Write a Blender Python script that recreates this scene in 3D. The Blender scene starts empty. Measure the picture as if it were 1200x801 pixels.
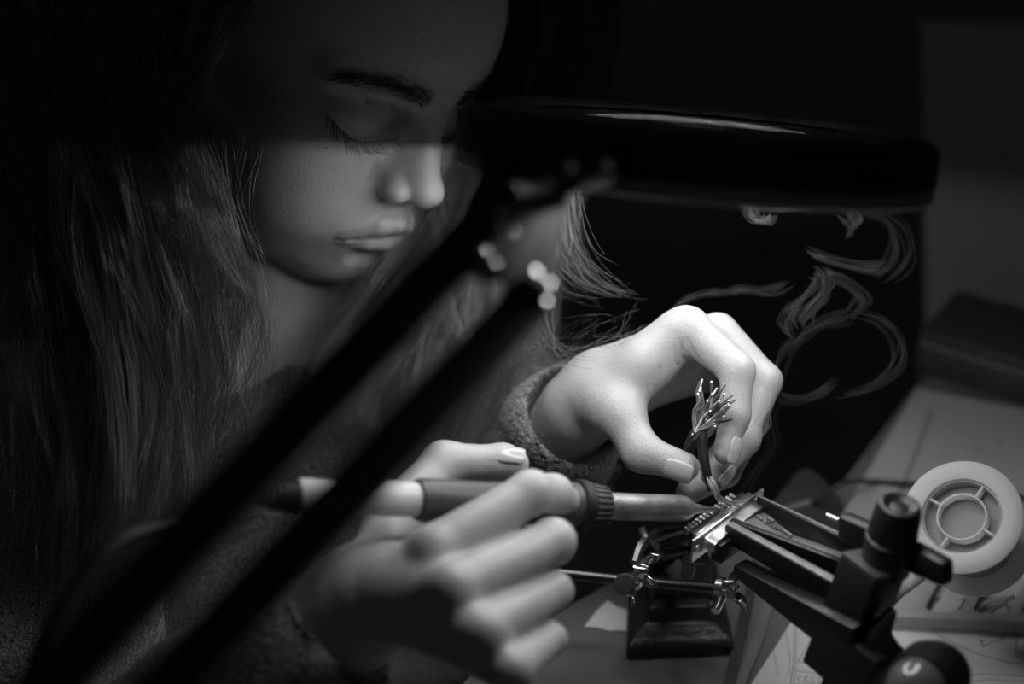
import bpy, bmesh, math, random
import numpy as np
from mathutils import Vector, Matrix
random.seed(7); RNG = np.random.default_rng(7)
sc = bpy.context.scene
COL = sc.collection

# ------------------------------------------------------------------ camera, world, exposure
FPX = 50 / 36 * 1200
CAM = np.array([0, 0, 0.498])
PITCH = math.radians(30)
AX = np.array([1.0, 0, 0])
AD = np.array([0, -math.sin(PITCH), -math.cos(PITCH)])      # the view's down axis in the room
AF = np.array([0, math.cos(PITCH), -math.sin(PITCH)])       # the view's forward axis in the room
cd = bpy.data.cameras.new('camera'); cam = bpy.data.objects.new('camera', cd); COL.objects.link(cam)
cd.lens = 50; cd.sensor_width = 36; cd.clip_start = 0.01; cd.clip_end = 20
cam.location = CAM; cam.rotation_euler = (math.radians(60), 0, 0)
cd.dof.use_dof = True; cd.dof.focus_distance = 0.662; cd.dof.aperture_fstop = 3.1
sc.camera = cam
w = bpy.data.worlds.new('world'); sc.world = w; w.use_nodes = True
w.node_tree.nodes['Background'].inputs[0].default_value = (1, 1, 1, 1)
w.node_tree.nodes['Background'].inputs[1].default_value = 0.016
sc.view_settings.view_transform = 'Standard'; sc.view_settings.look = 'None'
sc.view_settings.exposure = 0.0; sc.view_settings.gamma = 1; sc.view_settings.use_curve_mapping = False
sc.cycles.use_denoising = True
sc.cycles.max_bounces = 6
LAMP_POWER = 1.0


def P(px, py, d):
    """cm in the view's axes: photo pixel and depth along the view"""
    return np.array([(px - 600) * d / FPX, (py - 400.5) * d / FPX, d])


def W(v):
    """view cm -> room metres"""
    v = np.asarray(v, float)
    return CAM + 0.01 * (v[..., 0:1] * AX + v[..., 1:2] * AD + v[..., 2:3] * AF)


def PW(px, py, d): return W(P(px, py, d))


def desk_depth(py, z=0.0):
    return (49.8 - z) / (0.5 + 0.8660254 * (py - 400.5) / FPX)


def D(px, py, z=0.0):
    """the room point at height z (cm) above the desk top seen at this pixel"""
    return PW(px, py, desk_depth(py, z))


# ------------------------------------------------------------------ materials
def mat(name, g, rough=0.5, metal=0.0, noise=0.0, nscale=40, bump=0.0, bscale=200, sss=0.0, spec=0.5, emit=0, attr=None, coat=0, trans=0, alpha=1):
    m = bpy.data.materials.new(name); m.use_nodes = True
    nt = m.node_tree; b = nt.nodes['Principled BSDF']
    b.inputs['Base Color'].default_value = (g, g, g, 1)
    b.inputs['Roughness'].default_value = rough; b.inputs['Metallic'].default_value = metal
    b.inputs['Specular IOR Level'].default_value = spec
    if coat: b.inputs['Coat Weight'].default_value = coat
    if trans: b.inputs['Transmission Weight'].default_value = trans
    if alpha < 1: b.inputs['Alpha'].default_value = alpha
    if sss:
        b.inputs['Subsurface Weight'].default_value = sss
        b.inputs['Subsurface Radius'].default_value = (1, 1, 1); b.inputs['Subsurface Scale'].default_value = 0.003
    if emit:
        b.inputs['Emission Color'].default_value = (1, 1, 1, 1); b.inputs['Emission Strength'].default_value = emit
    tc = nt.nodes.new('ShaderNodeTexCoord')
    out = None
    if noise:
        n = nt.nodes.new('ShaderNodeTexNoise'); n.inputs['Scale'].default_value = nscale; n.inputs['Detail'].default_value = 5
        nt.links.new(tc.outputs['Object'], n.inputs['Vector'])
        mr = nt.nodes.new('ShaderNodeMapRange'); mr.inputs[1].default_value = 0.25; mr.inputs[2].default_value = 0.75
        mr.inputs[3].default_value = g * (1 - noise); mr.inputs[4].default_value = min(1, g * (1 + noise))
        nt.links.new(n.outputs[0], mr.inputs[0]); out = mr.outputs[0]
    if attr:
        a = nt.nodes.new('ShaderNodeAttribute'); a.attribute_name = attr
        mu = nt.nodes.new('ShaderNodeMath'); mu.operation = 'MULTIPLY'
        if out: nt.links.new(out, mu.inputs[0])
        else: mu.inputs[0].default_value = g
        nt.links.new(a.outputs['Fac'], mu.inputs[1]); out = mu.outputs[0]
    if out: nt.links.new(out, b.inputs['Base Color'])
    if bump:
        n = nt.nodes.new('ShaderNodeTexNoise'); n.inputs['Scale'].default_value = bscale; n.inputs['Detail'].default_value = 4
        nt.links.new(tc.outputs['Object'], n.inputs['Vector'])
        bp = nt.nodes.new('ShaderNodeBump'); bp.inputs['Strength'].default_value = bump; bp.inputs['Distance'].default_value = 0.001
        nt.links.new(n.outputs[0], bp.inputs['Height']); nt.links.new(bp.outputs[0], b.inputs['Normal'])
    return m


M = {}
M['skin'] = mat('skin', 0.42, 0.42, noise=0.08, nscale=60, bump=0.22, bscale=900, sss=0.25, attr='tone', spec=0.4)
def skin_detail(m):
    nt = m.node_tree; b = nt.nodes['Principled BSDF']; old = b.inputs['Normal'].links[0].from_node
    tc = nt.nodes['Texture Coordinate']; N = nt.nodes.new
    v = N('ShaderNodeTexVoronoi'); v.feature = 'DISTANCE_TO_EDGE'; v.inputs['Scale'].default_value = 650
    mp = N('ShaderNodeMapping'); mp.inputs['Scale'].default_value = (.55, 1, 1.1); mp.inputs['Rotation'].default_value = (.3, .5, .6)
    ns = N('ShaderNodeTexNoise'); ns.inputs['Scale'].default_value = 130; ns.inputs['Detail'].default_value = 6; ns.inputs['Distortion'].default_value = 1.2
    nt.links.new(tc.outputs['Object'], mp.inputs[0]); nt.links.new(mp.outputs[0], v.inputs['Vector']); nt.links.new(mp.outputs[0], ns.inputs['Vector'])
    b1 = N('ShaderNodeBump'); b1.inputs['Strength'].default_value = .16; b1.inputs['Distance'].default_value = .0006
    b2 = N('ShaderNodeBump'); b2.inputs['Strength'].default_value = .12; b2.inputs['Distance'].default_value = .0014
    nt.links.new(v.outputs['Distance'], b1.inputs['Height']); nt.links.new(old.outputs[0], b1.inputs['Normal'])
    nt.links.new(ns.outputs[0], b2.inputs['Height']); nt.links.new(b1.outputs[0], b2.inputs['Normal'])
    nt.links.new(b2.outputs[0], b.inputs['Normal'])
skin_detail(M['skin'])
M['nail'] = mat('nail', 0.46, 0.22, spec=0.6)
M['hair'] = mat('hair', 0.06, 0.27, spec=1.0)
M['brow'] = mat('brow_hair', 0.03, 0.5)
M['hair_cap'] = mat('hair_cap', 0.012, 0.7, noise=0.4, nscale=90, bump=.5, bscale=300)
M['fuzz'] = mat('fuzz', 0.40, 0.6)
M['black'] = mat('black_plastic', 0.009, 0.42, noise=0.3, nscale=70, bump=.1, bscale=700)
M['blacksoft'] = mat('black_rubber', 0.006, 0.6, noise=0.3, bump=.2, bscale=900)
M['housing'] = mat('lamp_housing', 0.008, 0.5, bump=.1, bscale=500)
M['darkgrey'] = mat('dark_grey_plastic', 0.06, 0.45, noise=0.2, bump=.1)
M['jaw'] = mat('jaw_plastic', 0.17, 0.33, noise=0.35, nscale=150, bump=.25, bscale=800)
M['midgrey'] = mat('mid_grey_plastic', 0.22, 0.45, noise=0.08, bump=.08)
M['bracket'] = mat('painted_bracket', 0.16, 0.55, noise=0.1)
M['chrome'] = mat('chrome', 0.75, 0.12, metal=1)
M['steel'] = mat('steel', 0.55, 0.3, metal=1, noise=0.2, nscale=200, bump=.15, bscale=900)
M['tinned'] = mat('tinned_steel', 0.72, 0.28, metal=1, noise=0.15, nscale=300, bump=.1)
M['usedsteel'] = mat('heat_stained_steel', 0.30, 0.42, metal=.8, noise=0.45, nscale=110, bump=.3, bscale=500)
M['wire'] = mat('tinned_wire', 0.38, 0.4, metal=.7, noise=0.3, nscale=300)
M['iron'] = mat('cast_iron', 0.03, 0.28, noise=0.4, nscale=120, bump=.5, bscale=500)
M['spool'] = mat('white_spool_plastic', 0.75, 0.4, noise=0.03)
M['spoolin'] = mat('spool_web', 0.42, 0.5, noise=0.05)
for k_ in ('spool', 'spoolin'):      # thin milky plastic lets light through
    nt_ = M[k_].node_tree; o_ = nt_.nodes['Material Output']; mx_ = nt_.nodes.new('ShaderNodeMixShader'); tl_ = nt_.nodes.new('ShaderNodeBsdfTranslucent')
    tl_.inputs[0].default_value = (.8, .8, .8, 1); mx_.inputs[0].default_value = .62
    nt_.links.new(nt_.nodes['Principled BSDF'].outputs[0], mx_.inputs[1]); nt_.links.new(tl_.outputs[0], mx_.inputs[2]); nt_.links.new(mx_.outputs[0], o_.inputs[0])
M['pale'] = mat('pale_plastic', 0.6, 0.35)
M['tray'] = mat('grey_tray_plastic', 0.42, 0.5, noise=0.06)
M['paper'] = mat('paper', 0.78, 0.8, noise=0.03, nscale=30, bump=.05)
M['greypaper'] = mat('grey_card', 0.52, 0.75, noise=0.05, nscale=25)
M['ink'] = mat('ink', 0.03, 0.6)
M['pencil'] = mat('pencil', 0.28, 0.7)
M['desk'] = mat('desk_top', 0.19, 0.42, noise=0.12, nscale=9, bump=.06, bscale=300)
M['wall'] = mat('wall_paint', 0.30, 0.9, noise=0.1, nscale=4)
M['floor'] = mat('floor_boards', 0.20, 0.6, noise=0.2, nscale=8)
M['panel'] = mat('panel_board', 0.27, 0.7, noise=0.06, nscale=12)
M['tube'] = mat('light_tube', 0.9, 0.5, emit=21.5)
M['darksteel'] = mat('dull_steel', 0.12, 0.35, metal=1, noise=.3)
M['ball'] = mat('dark_ball', 0.10, 0.22, coat=.5)
M['lens'] = mat('lens_glass', 0.5, 0.03, trans=1)


def knit_mat():
    m = mat('knit_wool', 0.17, 0.9)
    nt = m.node_tree; b = nt.nodes['Principled BSDF']; tc = nt.nodes['Texture Coordinate']
    b.inputs['Sheen Weight'].default_value = 0.4; b.inputs['Sheen Roughness'].default_value = 0.5
    v = nt.nodes.new('ShaderNodeTexVoronoi'); v.inputs['Scale'].default_value = 760
    mp = nt.nodes.new('ShaderNodeMapping'); mp.inputs['Scale'].default_value = (1, 1, 0.6)
    n = nt.nodes.new('ShaderNodeTexNoise'); n.inputs['Scale'].default_value = 420; n.inputs['Detail'].default_value = 6
    nt.links.new(tc.outputs['Object'], mp.inputs[0]); nt.links.new(mp.outputs[0], v.inputs['Vector'])
    nt.links.new(tc.outputs['Object'], n.inputs['Vector'])
    ad = nt.nodes.new('ShaderNodeMath'); ad.operation = 'SUBTRACT'
    nt.links.new(n.outputs[0], ad.inputs[0]); nt.links.new(v.outputs['Distance'], ad.inputs[1])
    bp = nt.nodes.new('ShaderNodeBump'); bp.inputs['Strength'].default_value = 1; bp.inputs['Distance'].default_value = 0.0015
    nt.links.new(ad.outputs[0], bp.inputs['Height']); nt.links.new(bp.outputs[0], b.inputs['Normal'])
    mr = nt.nodes.new('ShaderNodeMapRange'); mr.inputs[1].default_value = -.3; mr.inputs[2].default_value = .6
    mr.inputs[3].default_value = .07; mr.inputs[4].default_value = .38
    nt.links.new(ad.outputs[0], mr.inputs[0]); nt.links.new(mr.outputs[0], b.inputs['Base Color'])
    return m


def smoke_mat():
    m = bpy.data.materials.new('smoke'); m.use_nodes = True; nt = m.node_tree
    nt.nodes.clear(); N = nt.nodes.new; K = nt.links.new
    out = N('ShaderNodeOutputMaterial'); mix = N('ShaderNodeMixShader'); tr = N('ShaderNodeBsdfTransparent')
    df = N('ShaderNodeBsdfDiffuse'); tl = N('ShaderNodeBsdfTranslucent'); ad = N('ShaderNodeMixShader')
    K(df.outputs[0], ad.inputs[1]); K(tl.outputs[0], ad.inputs[2])
    df.inputs[0].default_value = tl.inputs[0].default_value = (.9, .9, .9, 1)
    lw = N('ShaderNodeLayerWeight'); lw.inputs[0].default_value = .5
    inv = N('ShaderNodeMath'); inv.operation = 'SUBTRACT'; inv.inputs[0].default_value = 1; K(lw.outputs['Facing'], inv.inputs[1])
    pw = N('ShaderNodeMath'); pw.operation = 'POWER'; pw.inputs[1].default_value = 2.0; K(inv.outputs[0], pw.inputs[0])
    at = N('ShaderNodeAttribute'); at.attribute_name = 'thin'
    tc = N('ShaderNodeTexCoord'); no = N('ShaderNodeTexNoise'); no.inputs['Scale'].default_value = 60; no.inputs['Detail'].default_value = 3
    K(tc.outputs['Object'], no.inputs['Vector'])
    m1 = N('ShaderNodeMath'); m1.operation = 'MULTIPLY'; K(pw.outputs[0], m1.inputs[0]); K(no.outputs[0], m1.inputs[1])
    m2 = N('ShaderNodeMath'); m2.operation = 'MULTIPLY'; K(m1.outputs[0], m2.inputs[0]); K(at.outputs['Fac'], m2.inputs[1])
    K(m2.outputs[0], mix.inputs[0]); K(tr.outputs[0], mix.inputs[1]); K(ad.outputs[0], mix.inputs[2]); K(mix.outputs[0], out.inputs[0])
    return m


M['knit'] = knit_mat(); M['smoke'] = smoke_mat()

# ------------------------------------------------------------------ object helpers
def link(name, me, m=None, parent=None):
    o = bpy.data.objects.new(name, me); COL.objects.link(o)
    if m is not None: me.materials.append(M[m] if isinstance(m, str) else m)
    if parent is not None: o.parent = parent; o.matrix_parent_inverse = parent.matrix_world.inverted() if parent.type != 'EMPTY' else Matrix.Translation(-parent.location)
    return o


def thing(name, label, cat, loc, group=None):
    o = bpy.data.objects.new(name, None); COL.objects.link(o); o.location = Vector(loc)
    o.empty_display_size = 0.02
    o['label'] = label; o['category'] = cat
    if group: o['group'] = group
    return o


def tag(o, label, cat, group=None):
    o['label'] = label; o['category'] = cat
    if group: o['group'] = group
    return o


def struct(o): o['kind'] = 'structure'; return o



class MB:
    """collects shapes in room metres into one mesh"""
    def __init__(s): s.bm = bmesh.new()
    def _bev(s, b2, r, seg=2):
        if r > 0:
            bmesh.ops.bevel(b2, geom=list(b2.edges), offset=r, segments=seg, profile=.5, affect='EDGES')
        me = bpy.data.meshes.new('t'); b2.to_mesh(me); b2.free(); s.bm.from_mesh(me); bpy.data.meshes.remove(me)
    def box(s, c, ax, half, bev=0.0, taper=None):
        c = np.asarray(c, float); X, Y, Z = ax; b2 = bmesh.new(); vs = []
        for z in (-1, 1):
            for y in (-1, 1):
                for x in (-1, 1):
                    t = taper if (taper and z > 0) else 1
                    vs.append(b2.verts.new(c + X * x * half[0] * t + Y * y * half[1] * t + Z * z * half[2]))
        for f in ((0, 1, 3, 2), (4, 6, 7, 5), (0, 4, 5, 1), (2, 3, 7, 6), (0, 2, 6, 4), (1, 5, 7, 3)): b2.faces.new([vs[i] for i in f])
        bmesh.ops.recalc_face_normals(b2, faces=b2.faces)
        s._bev(b2, bev); return s
    def beam(s, a, b, wa, wb, ha, hb, up=(0, 0, 1), bev=0.0):
        """four-sided bar from a to b, width (sideways) and height (along up) at each end"""
        a = np.asarray(a, float); b = np.asarray(b, float); d = (b - a) / np.linalg.norm(b - a)
        u = np.asarray(up, float); u = u - (u @ d) * d; u /= np.linalg.norm(u); t = np.cross(d, u)
        b2 = bmesh.new(); vs = []
        for p, w_, h_ in ((a, wa, ha), (b, wb, hb)):
            for x, y in ((-1, -1), (1, -1), (1, 1), (-1, 1)): vs.append(b2.verts.new(p + t * x * w_ / 2 + u * y * h_ / 2))
        for f in ((0, 1, 2, 3), (7, 6, 5, 4), (0, 4, 5, 1), (1, 5, 6, 2), (2, 6, 7, 3), (3, 7, 4, 0)): b2.faces.new([vs[i] for i in f])
        bmesh.ops.recalc_face_normals(b2, faces=b2.faces)
        s._bev(b2, bev); return s
    def lathe(s, o, axis, prof, seg=40, caps=True):
        """prof: (distance along axis, radius)"""
        o = np.asarray(o, float); z = np.asarray(axis, float); z = z / np.linalg.norm(z)
        x = np.cross(z, [0, 0, 1.0]); x = x if np.linalg.norm(x) > 1e-3 else np.array([1.0, 0, 0]); x /= np.linalg.norm(x); y = np.cross(z, x)
        rings = []
        for t, r in prof:
            if r < 1e-7: rings.append([s.bm.verts.new(o + z * t)]); continue
            rings.append([s.bm.verts.new(o + z * t + (x * math.cos(2 * math.pi * i / seg) + y * math.sin(2 * math.pi * i / seg)) * r) for i in range(seg)])
        for A, B in zip(rings[:-1], rings[1:]):
            for i in range(seg):
                j = (i + 1) % seg
                if len(A) == 1 and len(B) == 1: continue
                if len(A) == 1: s.bm.faces.new((A[0], B[j], B[i]))
                elif len(B) == 1: s.bm.faces.new((A[i], A[j], B[0]))
                else: s.bm.faces.new((A[i], A[j], B[j], B[i]))
        if caps:
            if len(rings[0]) > 1: s.bm.faces.new(rings[0][::-1])
            if len(rings[-1]) > 1: s.bm.faces.new(rings[-1])
        return s
    def rod(s, a, b, r, r2=None, seg=20, ch=0.12):
        a = np.asarray(a, float); b = np.asarray(b, float); L_ = np.linalg.norm(b - a); r2 = r if r2 is None else r2
        c = min(ch * min(r, r2), L_ * .2)
        return s.lathe(a, b - a, [(0, r - c), (c, r), (L_ - c, r2), (L_, r2 - c)], seg)
    def tube(s, pts, r, seg=8, n=0, rs=None):
        pts = np.asarray(pts, float)
        if n:
            pts = spline(pts[:, None, :], n)[0]
        k = len(pts); rs = np.full(k, r) if rs is None else np.interp(np.linspace(0, 1, k), np.linspace(0, 1, len(rs)), rs)
        tg = np.gradient(pts, axis=0); tg /= np.linalg.norm(tg, axis=1)[:, None] + 1e-12
        u = np.cross(tg[0], [0, 0, 1.0]); u = u if np.linalg.norm(u) > 1e-3 else np.array([1.0, 0, 0])
        rings = []
        for i in range(k):
            u = u - (u @ tg[i]) * tg[i]; u /= np.linalg.norm(u); v = np.cross(tg[i], u)
            rings.append([s.bm.verts.new(pts[i] + (u * math.cos(2 * math.pi * j / seg) + v * math.sin(2 * math.pi * j / seg)) * rs[i]) for j in range(seg)])
        for A, B in zip(rings[:-1], rings[1:]):
            for i in range(seg):
                j = (i + 1) % seg; s.bm.faces.new((A[i], B[i], B[j], A[j]))
        s.bm.faces.new(rings[0]); s.bm.faces.new(rings[-1][::-1]); return s
    def sphere(s, c, r, seg=20, sc_=(1, 1, 1)):
        m_ = Matrix.Translation(Vector(c)) @ Matrix.Diagonal((sc_[0], sc_[1], sc_[2], 1))
        bmesh.ops.create_uvsphere(s.bm, u_segments=seg, v_segments=max(8, seg // 2), radius=r, matrix=m_); return s
    def prism(s, pts, off, bev=0.0):
        """closed outline of room points, pushed along off"""
        off = np.asarray(off, float); b2 = bmesh.new()
        A = [b2.verts.new(p) for p in pts]; B = [b2.verts.new(np.asarray(p) + off) for p in pts]
        b2.faces.new(A[::-1]); b2.faces.new(B); n = len(A)
        for i in range(n): b2.faces.new((A[i], A[(i + 1) % n], B[(i + 1) % n], B[i]))
        bmesh.ops.recalc_face_normals(b2, faces=b2.faces)
        s._bev(b2, bev); return s
    def done(s, name, m, parent=None, smooth=30):
        bmesh.ops.recalc_face_normals(s.bm, faces=s.bm.faces)
        me = bpy.data.meshes.new(name); s.bm.to_mesh(me); s.bm.free()
        if smooth:
            me.polygons.foreach_set('use_smooth', [True] * len(me.polygons))
            me.set_sharp_from_angle(angle=math.radians(smooth))
        return link(name, me, m, parent)


def spline(ctrl, n):
    """Catmull-Rom through ctrl (k,m,3) -> (m,n,3)"""
    k = len(ctrl); c = np.concatenate([ctrl[:1] * 2 - ctrl[1:2], ctrl, ctrl[-1:] * 2 - ctrl[-2:-1]])
    out = []
    for t in np.linspace(0, k - 1 - 1e-6, n):
        i = int(t); u = t - i; p0, p1, p2, p3 = c[i], c[i + 1], c[i + 2], c[i + 3]
        out.append(.5 * (2 * p1 + (p2 - p0) * u + (2 * p0 - 5 * p1 + 4 * p2 - p3) * u * u + (3 * p1 - p0 - 3 * p2 + p3) * u ** 3))
    return np.stack(out, 1)


XYZ = (np.array([1.0, 0, 0]), np.array([0, 1.0, 0]), np.array([0, 0, 1.0]))

# ------------------------------------------------------------------ the room and the desk
struct(MB().box((0.3, 0.9, -0.77), XYZ, (2.6, 2.6, 0.01)).done('floor', 'floor'))
struct(MB().box((0.3, 2.6, 0.4), XYZ, (2.6, 0.02, 1.2)).done('wall_back', 'wall'))
struct(MB().box((2.0, 0.9, 0.4), XYZ, (0.02, 2.6, 1.2)).done('wall_right', 'wall'))
E0 = np.array([-0.004, 0.5556]); ED = np.array([0.762, 0.648])
dk = [(-.30, .05, 0), (-.16, .33, 0), (-.05, .49, 0), (-.004, .5556, 0)] + [tuple(D(*p_)) for p_ in ((760, 655), (905, 588), (985, 566), (1072, 452))] + [(0.34, 0.855, 0), (1.1, 0.855, 0), (1.1, -0.55, 0), (-0.30, -0.55, 0)]
dk = [(p_[0], p_[1], 0) for p_ in dk]
desk = thing('desk', 'grey desk top under the tools, its edge towards the woman', 'desk', (0.3, 0.2, -0.76))
MB().prism([np.array(p) for p in dk], (0, 0, -0.025), .002).done('desk_top', 'desk', desk)
for p in ((-0.25, -0.47), (1.03, -0.47), (1.03, 0.80), (0.42, 0.80)):
    MB().box((p[0], p[1], -0.3925), XYZ, (.025, .025, .3675), .002).done('leg', 'darkgrey', desk)

# ------------------------------------------------------------------ magnifier lamp on its two-bar arm (its own light inside)
lamp = thing('magnifier_lamp', 'dark ring magnifier lamp on a two-bar arm over the work', 'lamp', (-0.235, 0.09, 0))
LC = W(P(812, 170, 60.0))                                   # lamp head centre
LN = AX * .08 - AD - AF * .214; LN = LN / np.linalg.norm(LN)   # up through the lens
r0 = .0995
MB().lathe(LC, LN, [(-.0070, r0 - .003), (-.0080, r0 - .001), (-.0070, r0 + .001), (.0070, r0 + .0005), (.0095, r0 - .003), (.0100, r0 - .022), (.0090, r0 - .028), (.001, r0 - .028), (.001, r0 - .004), (-.0070, r0 - .003)], 96, caps=False).done('lamp_housing', 'housing', lamp)
MB().lathe(LC, LN, [(-.0140, r0 - .003), (-.0146, r0 - .0012), (-.0130, r0 + .0005), (-.0078, r0 + .0002), (-.0078, r0 - .003), (-.0140, r0 - .003)], 96, caps=False).done('trim_ring', 'midgrey', lamp)
n_ = 16; ln = [(.002 - .004 * math.cos(i / n_ * math.pi / 2), (r0 - .0282) * math.sin(i / n_ * math.pi / 2)) for i in range(n_ + 1)] + [(.004 + .007 * math.cos(i / n_ * math.pi / 2), (r0 - .0282) * math.sin(i / n_ * math.pi / 2)) for i in range(n_, -1, -1)]
MB().lathe(LC, LN, ln, 64, caps=False).done('magnifying_lens', 'lens', lamp)
tb = MB(); x_ = np.cross(LN, [0, 0, 1.0]); x_ /= np.linalg.norm(x_); y_ = np.cross(LN, x_)
ring = [LC - LN * .0036 + (x_ * math.cos(t) + y_ * math.sin(t)) * (r0 - .013) for t in np.linspace(0, 2 * math.pi * .985, 90)]
tb.tube(ring, .0074, 12).done('light_tube', 'tube', lamp)
MB().lathe(LC + LN * .0098, LN, [(.0002, r0 - .014), (.0030, r0 - .016), (.0034, r0 - .020), (.0020, r0 - .024), (.0002, r0 - .026), (.0002, r0 - .014)], 80, caps=False).done('lens_rim', 'bracket', lamp)
# arm bars
A1, A2 = P(558, 276, 45.5), P(60, 801, 33.5); B1, B2 = P(625, 349, 45.0), P(200, 801, 33.5)
def extend(a, b, t): return a + (b - a) * t
E1 = W(extend(A1, A2, 1.9)); E2 = W(extend(B1, B2, 1.9))
upb = W(A1) - W(B1)
MB().beam(W(A1), E1, .0125, .0125, .0150, .0150, upb, .001).done('arm_bar', 'housing', lamp)
MB().beam(W(B1), E2, .0125, .0125, .0140, .0140, upb, .001).done('arm_bar', 'housing', lamp)
# lower joint, post and foot of the arm stand on the desk, left of the view
MB().rod(E1, E2, .012).done('elbow', 'housing', lamp)
ft = np.array([-0.235, 0.09, 0.0]); em = (E1 + E2) / 2
MB().rod(ft + [0, 0, .012], em, .010).done('post', 'housing', lamp)
MB().lathe(ft, (0, 0, 1), [(0, .05), (.008, .05), (.012, .046), (.013, .0)], 40).done('foot', 'housing', lamp)
# hinge at the head
def q(px, py, d): return PW(px, py, d)
MB().prism([q(594, 232, 44.6), q(668, 215, 48.4), q(657, 262, 48.0), q(640, 345, 46.8), q(612, 372, 45.2), q(572, 300, 43.6)], AF * .004, .001).done('bracket', 'bracket', lamp)
MB().rod(q(655, 190, 47.5), q(655, 190, 47.5) + (LC - q(655, 190, 47.5)) * .30, .011).done('pivot', 'housing', lamp)
MB().beam(q(560, 186, 47.0), q(700, 186, 47.5), .012, .012, .014, .014, (0, 0, 1), .003).done('yoke', 'housing', lamp)
MB().beam(q(590, 215, 46), q(556, 286, 45.5), .012, .012, .016, .016, (0, 0, 1), .002).done('knuckle', 'housing', lamp)
MB().rod(q(572, 312, 44.2), q(572, 312, 46), .0055).done('knob', 'midgrey', lamp)
MB().rod(q(614, 357, 44.0), q(614, 357, 46), .008).done('knob', 'housing', lamp)
lit = LC - x_ * 0 - AX * r0 * .75 - LN * .004       # the near left part of the light tube
for px, py, d_, r in ((629, 318, 43.2, .0012), (645, 331, 43.2, .0010), (641, 352, 43.2, .0009), (582, 308, 43.2, .0005), (647, 213, 44.5, .0014), (674, 192, 44.8, .0016), (716, 190, 45.0, .0014), (590, 250, 43, .0011), (600, 268, 43, .0011), (570, 290, 43, .0010)):
    c_ = q(px, py, d_); v1 = CAM - c_; v1 /= np.linalg.norm(v1); tgt = ring[(i_ := max(range(len(ring)), key=lambda i: np.linalg.norm(ring[i] - c_)))]
    v2 = tgt - c_; v2 /= np.linalg.norm(v2); n_ = v1 + v2; n_ /= np.linalg.norm(n_)
    MB().lathe(c_ - n_ * .002, n_, [(0, r), (.0018, r), (.0021, r * .85), (.0021, 0)], 24).done('screw', 'chrome', lamp)

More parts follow.
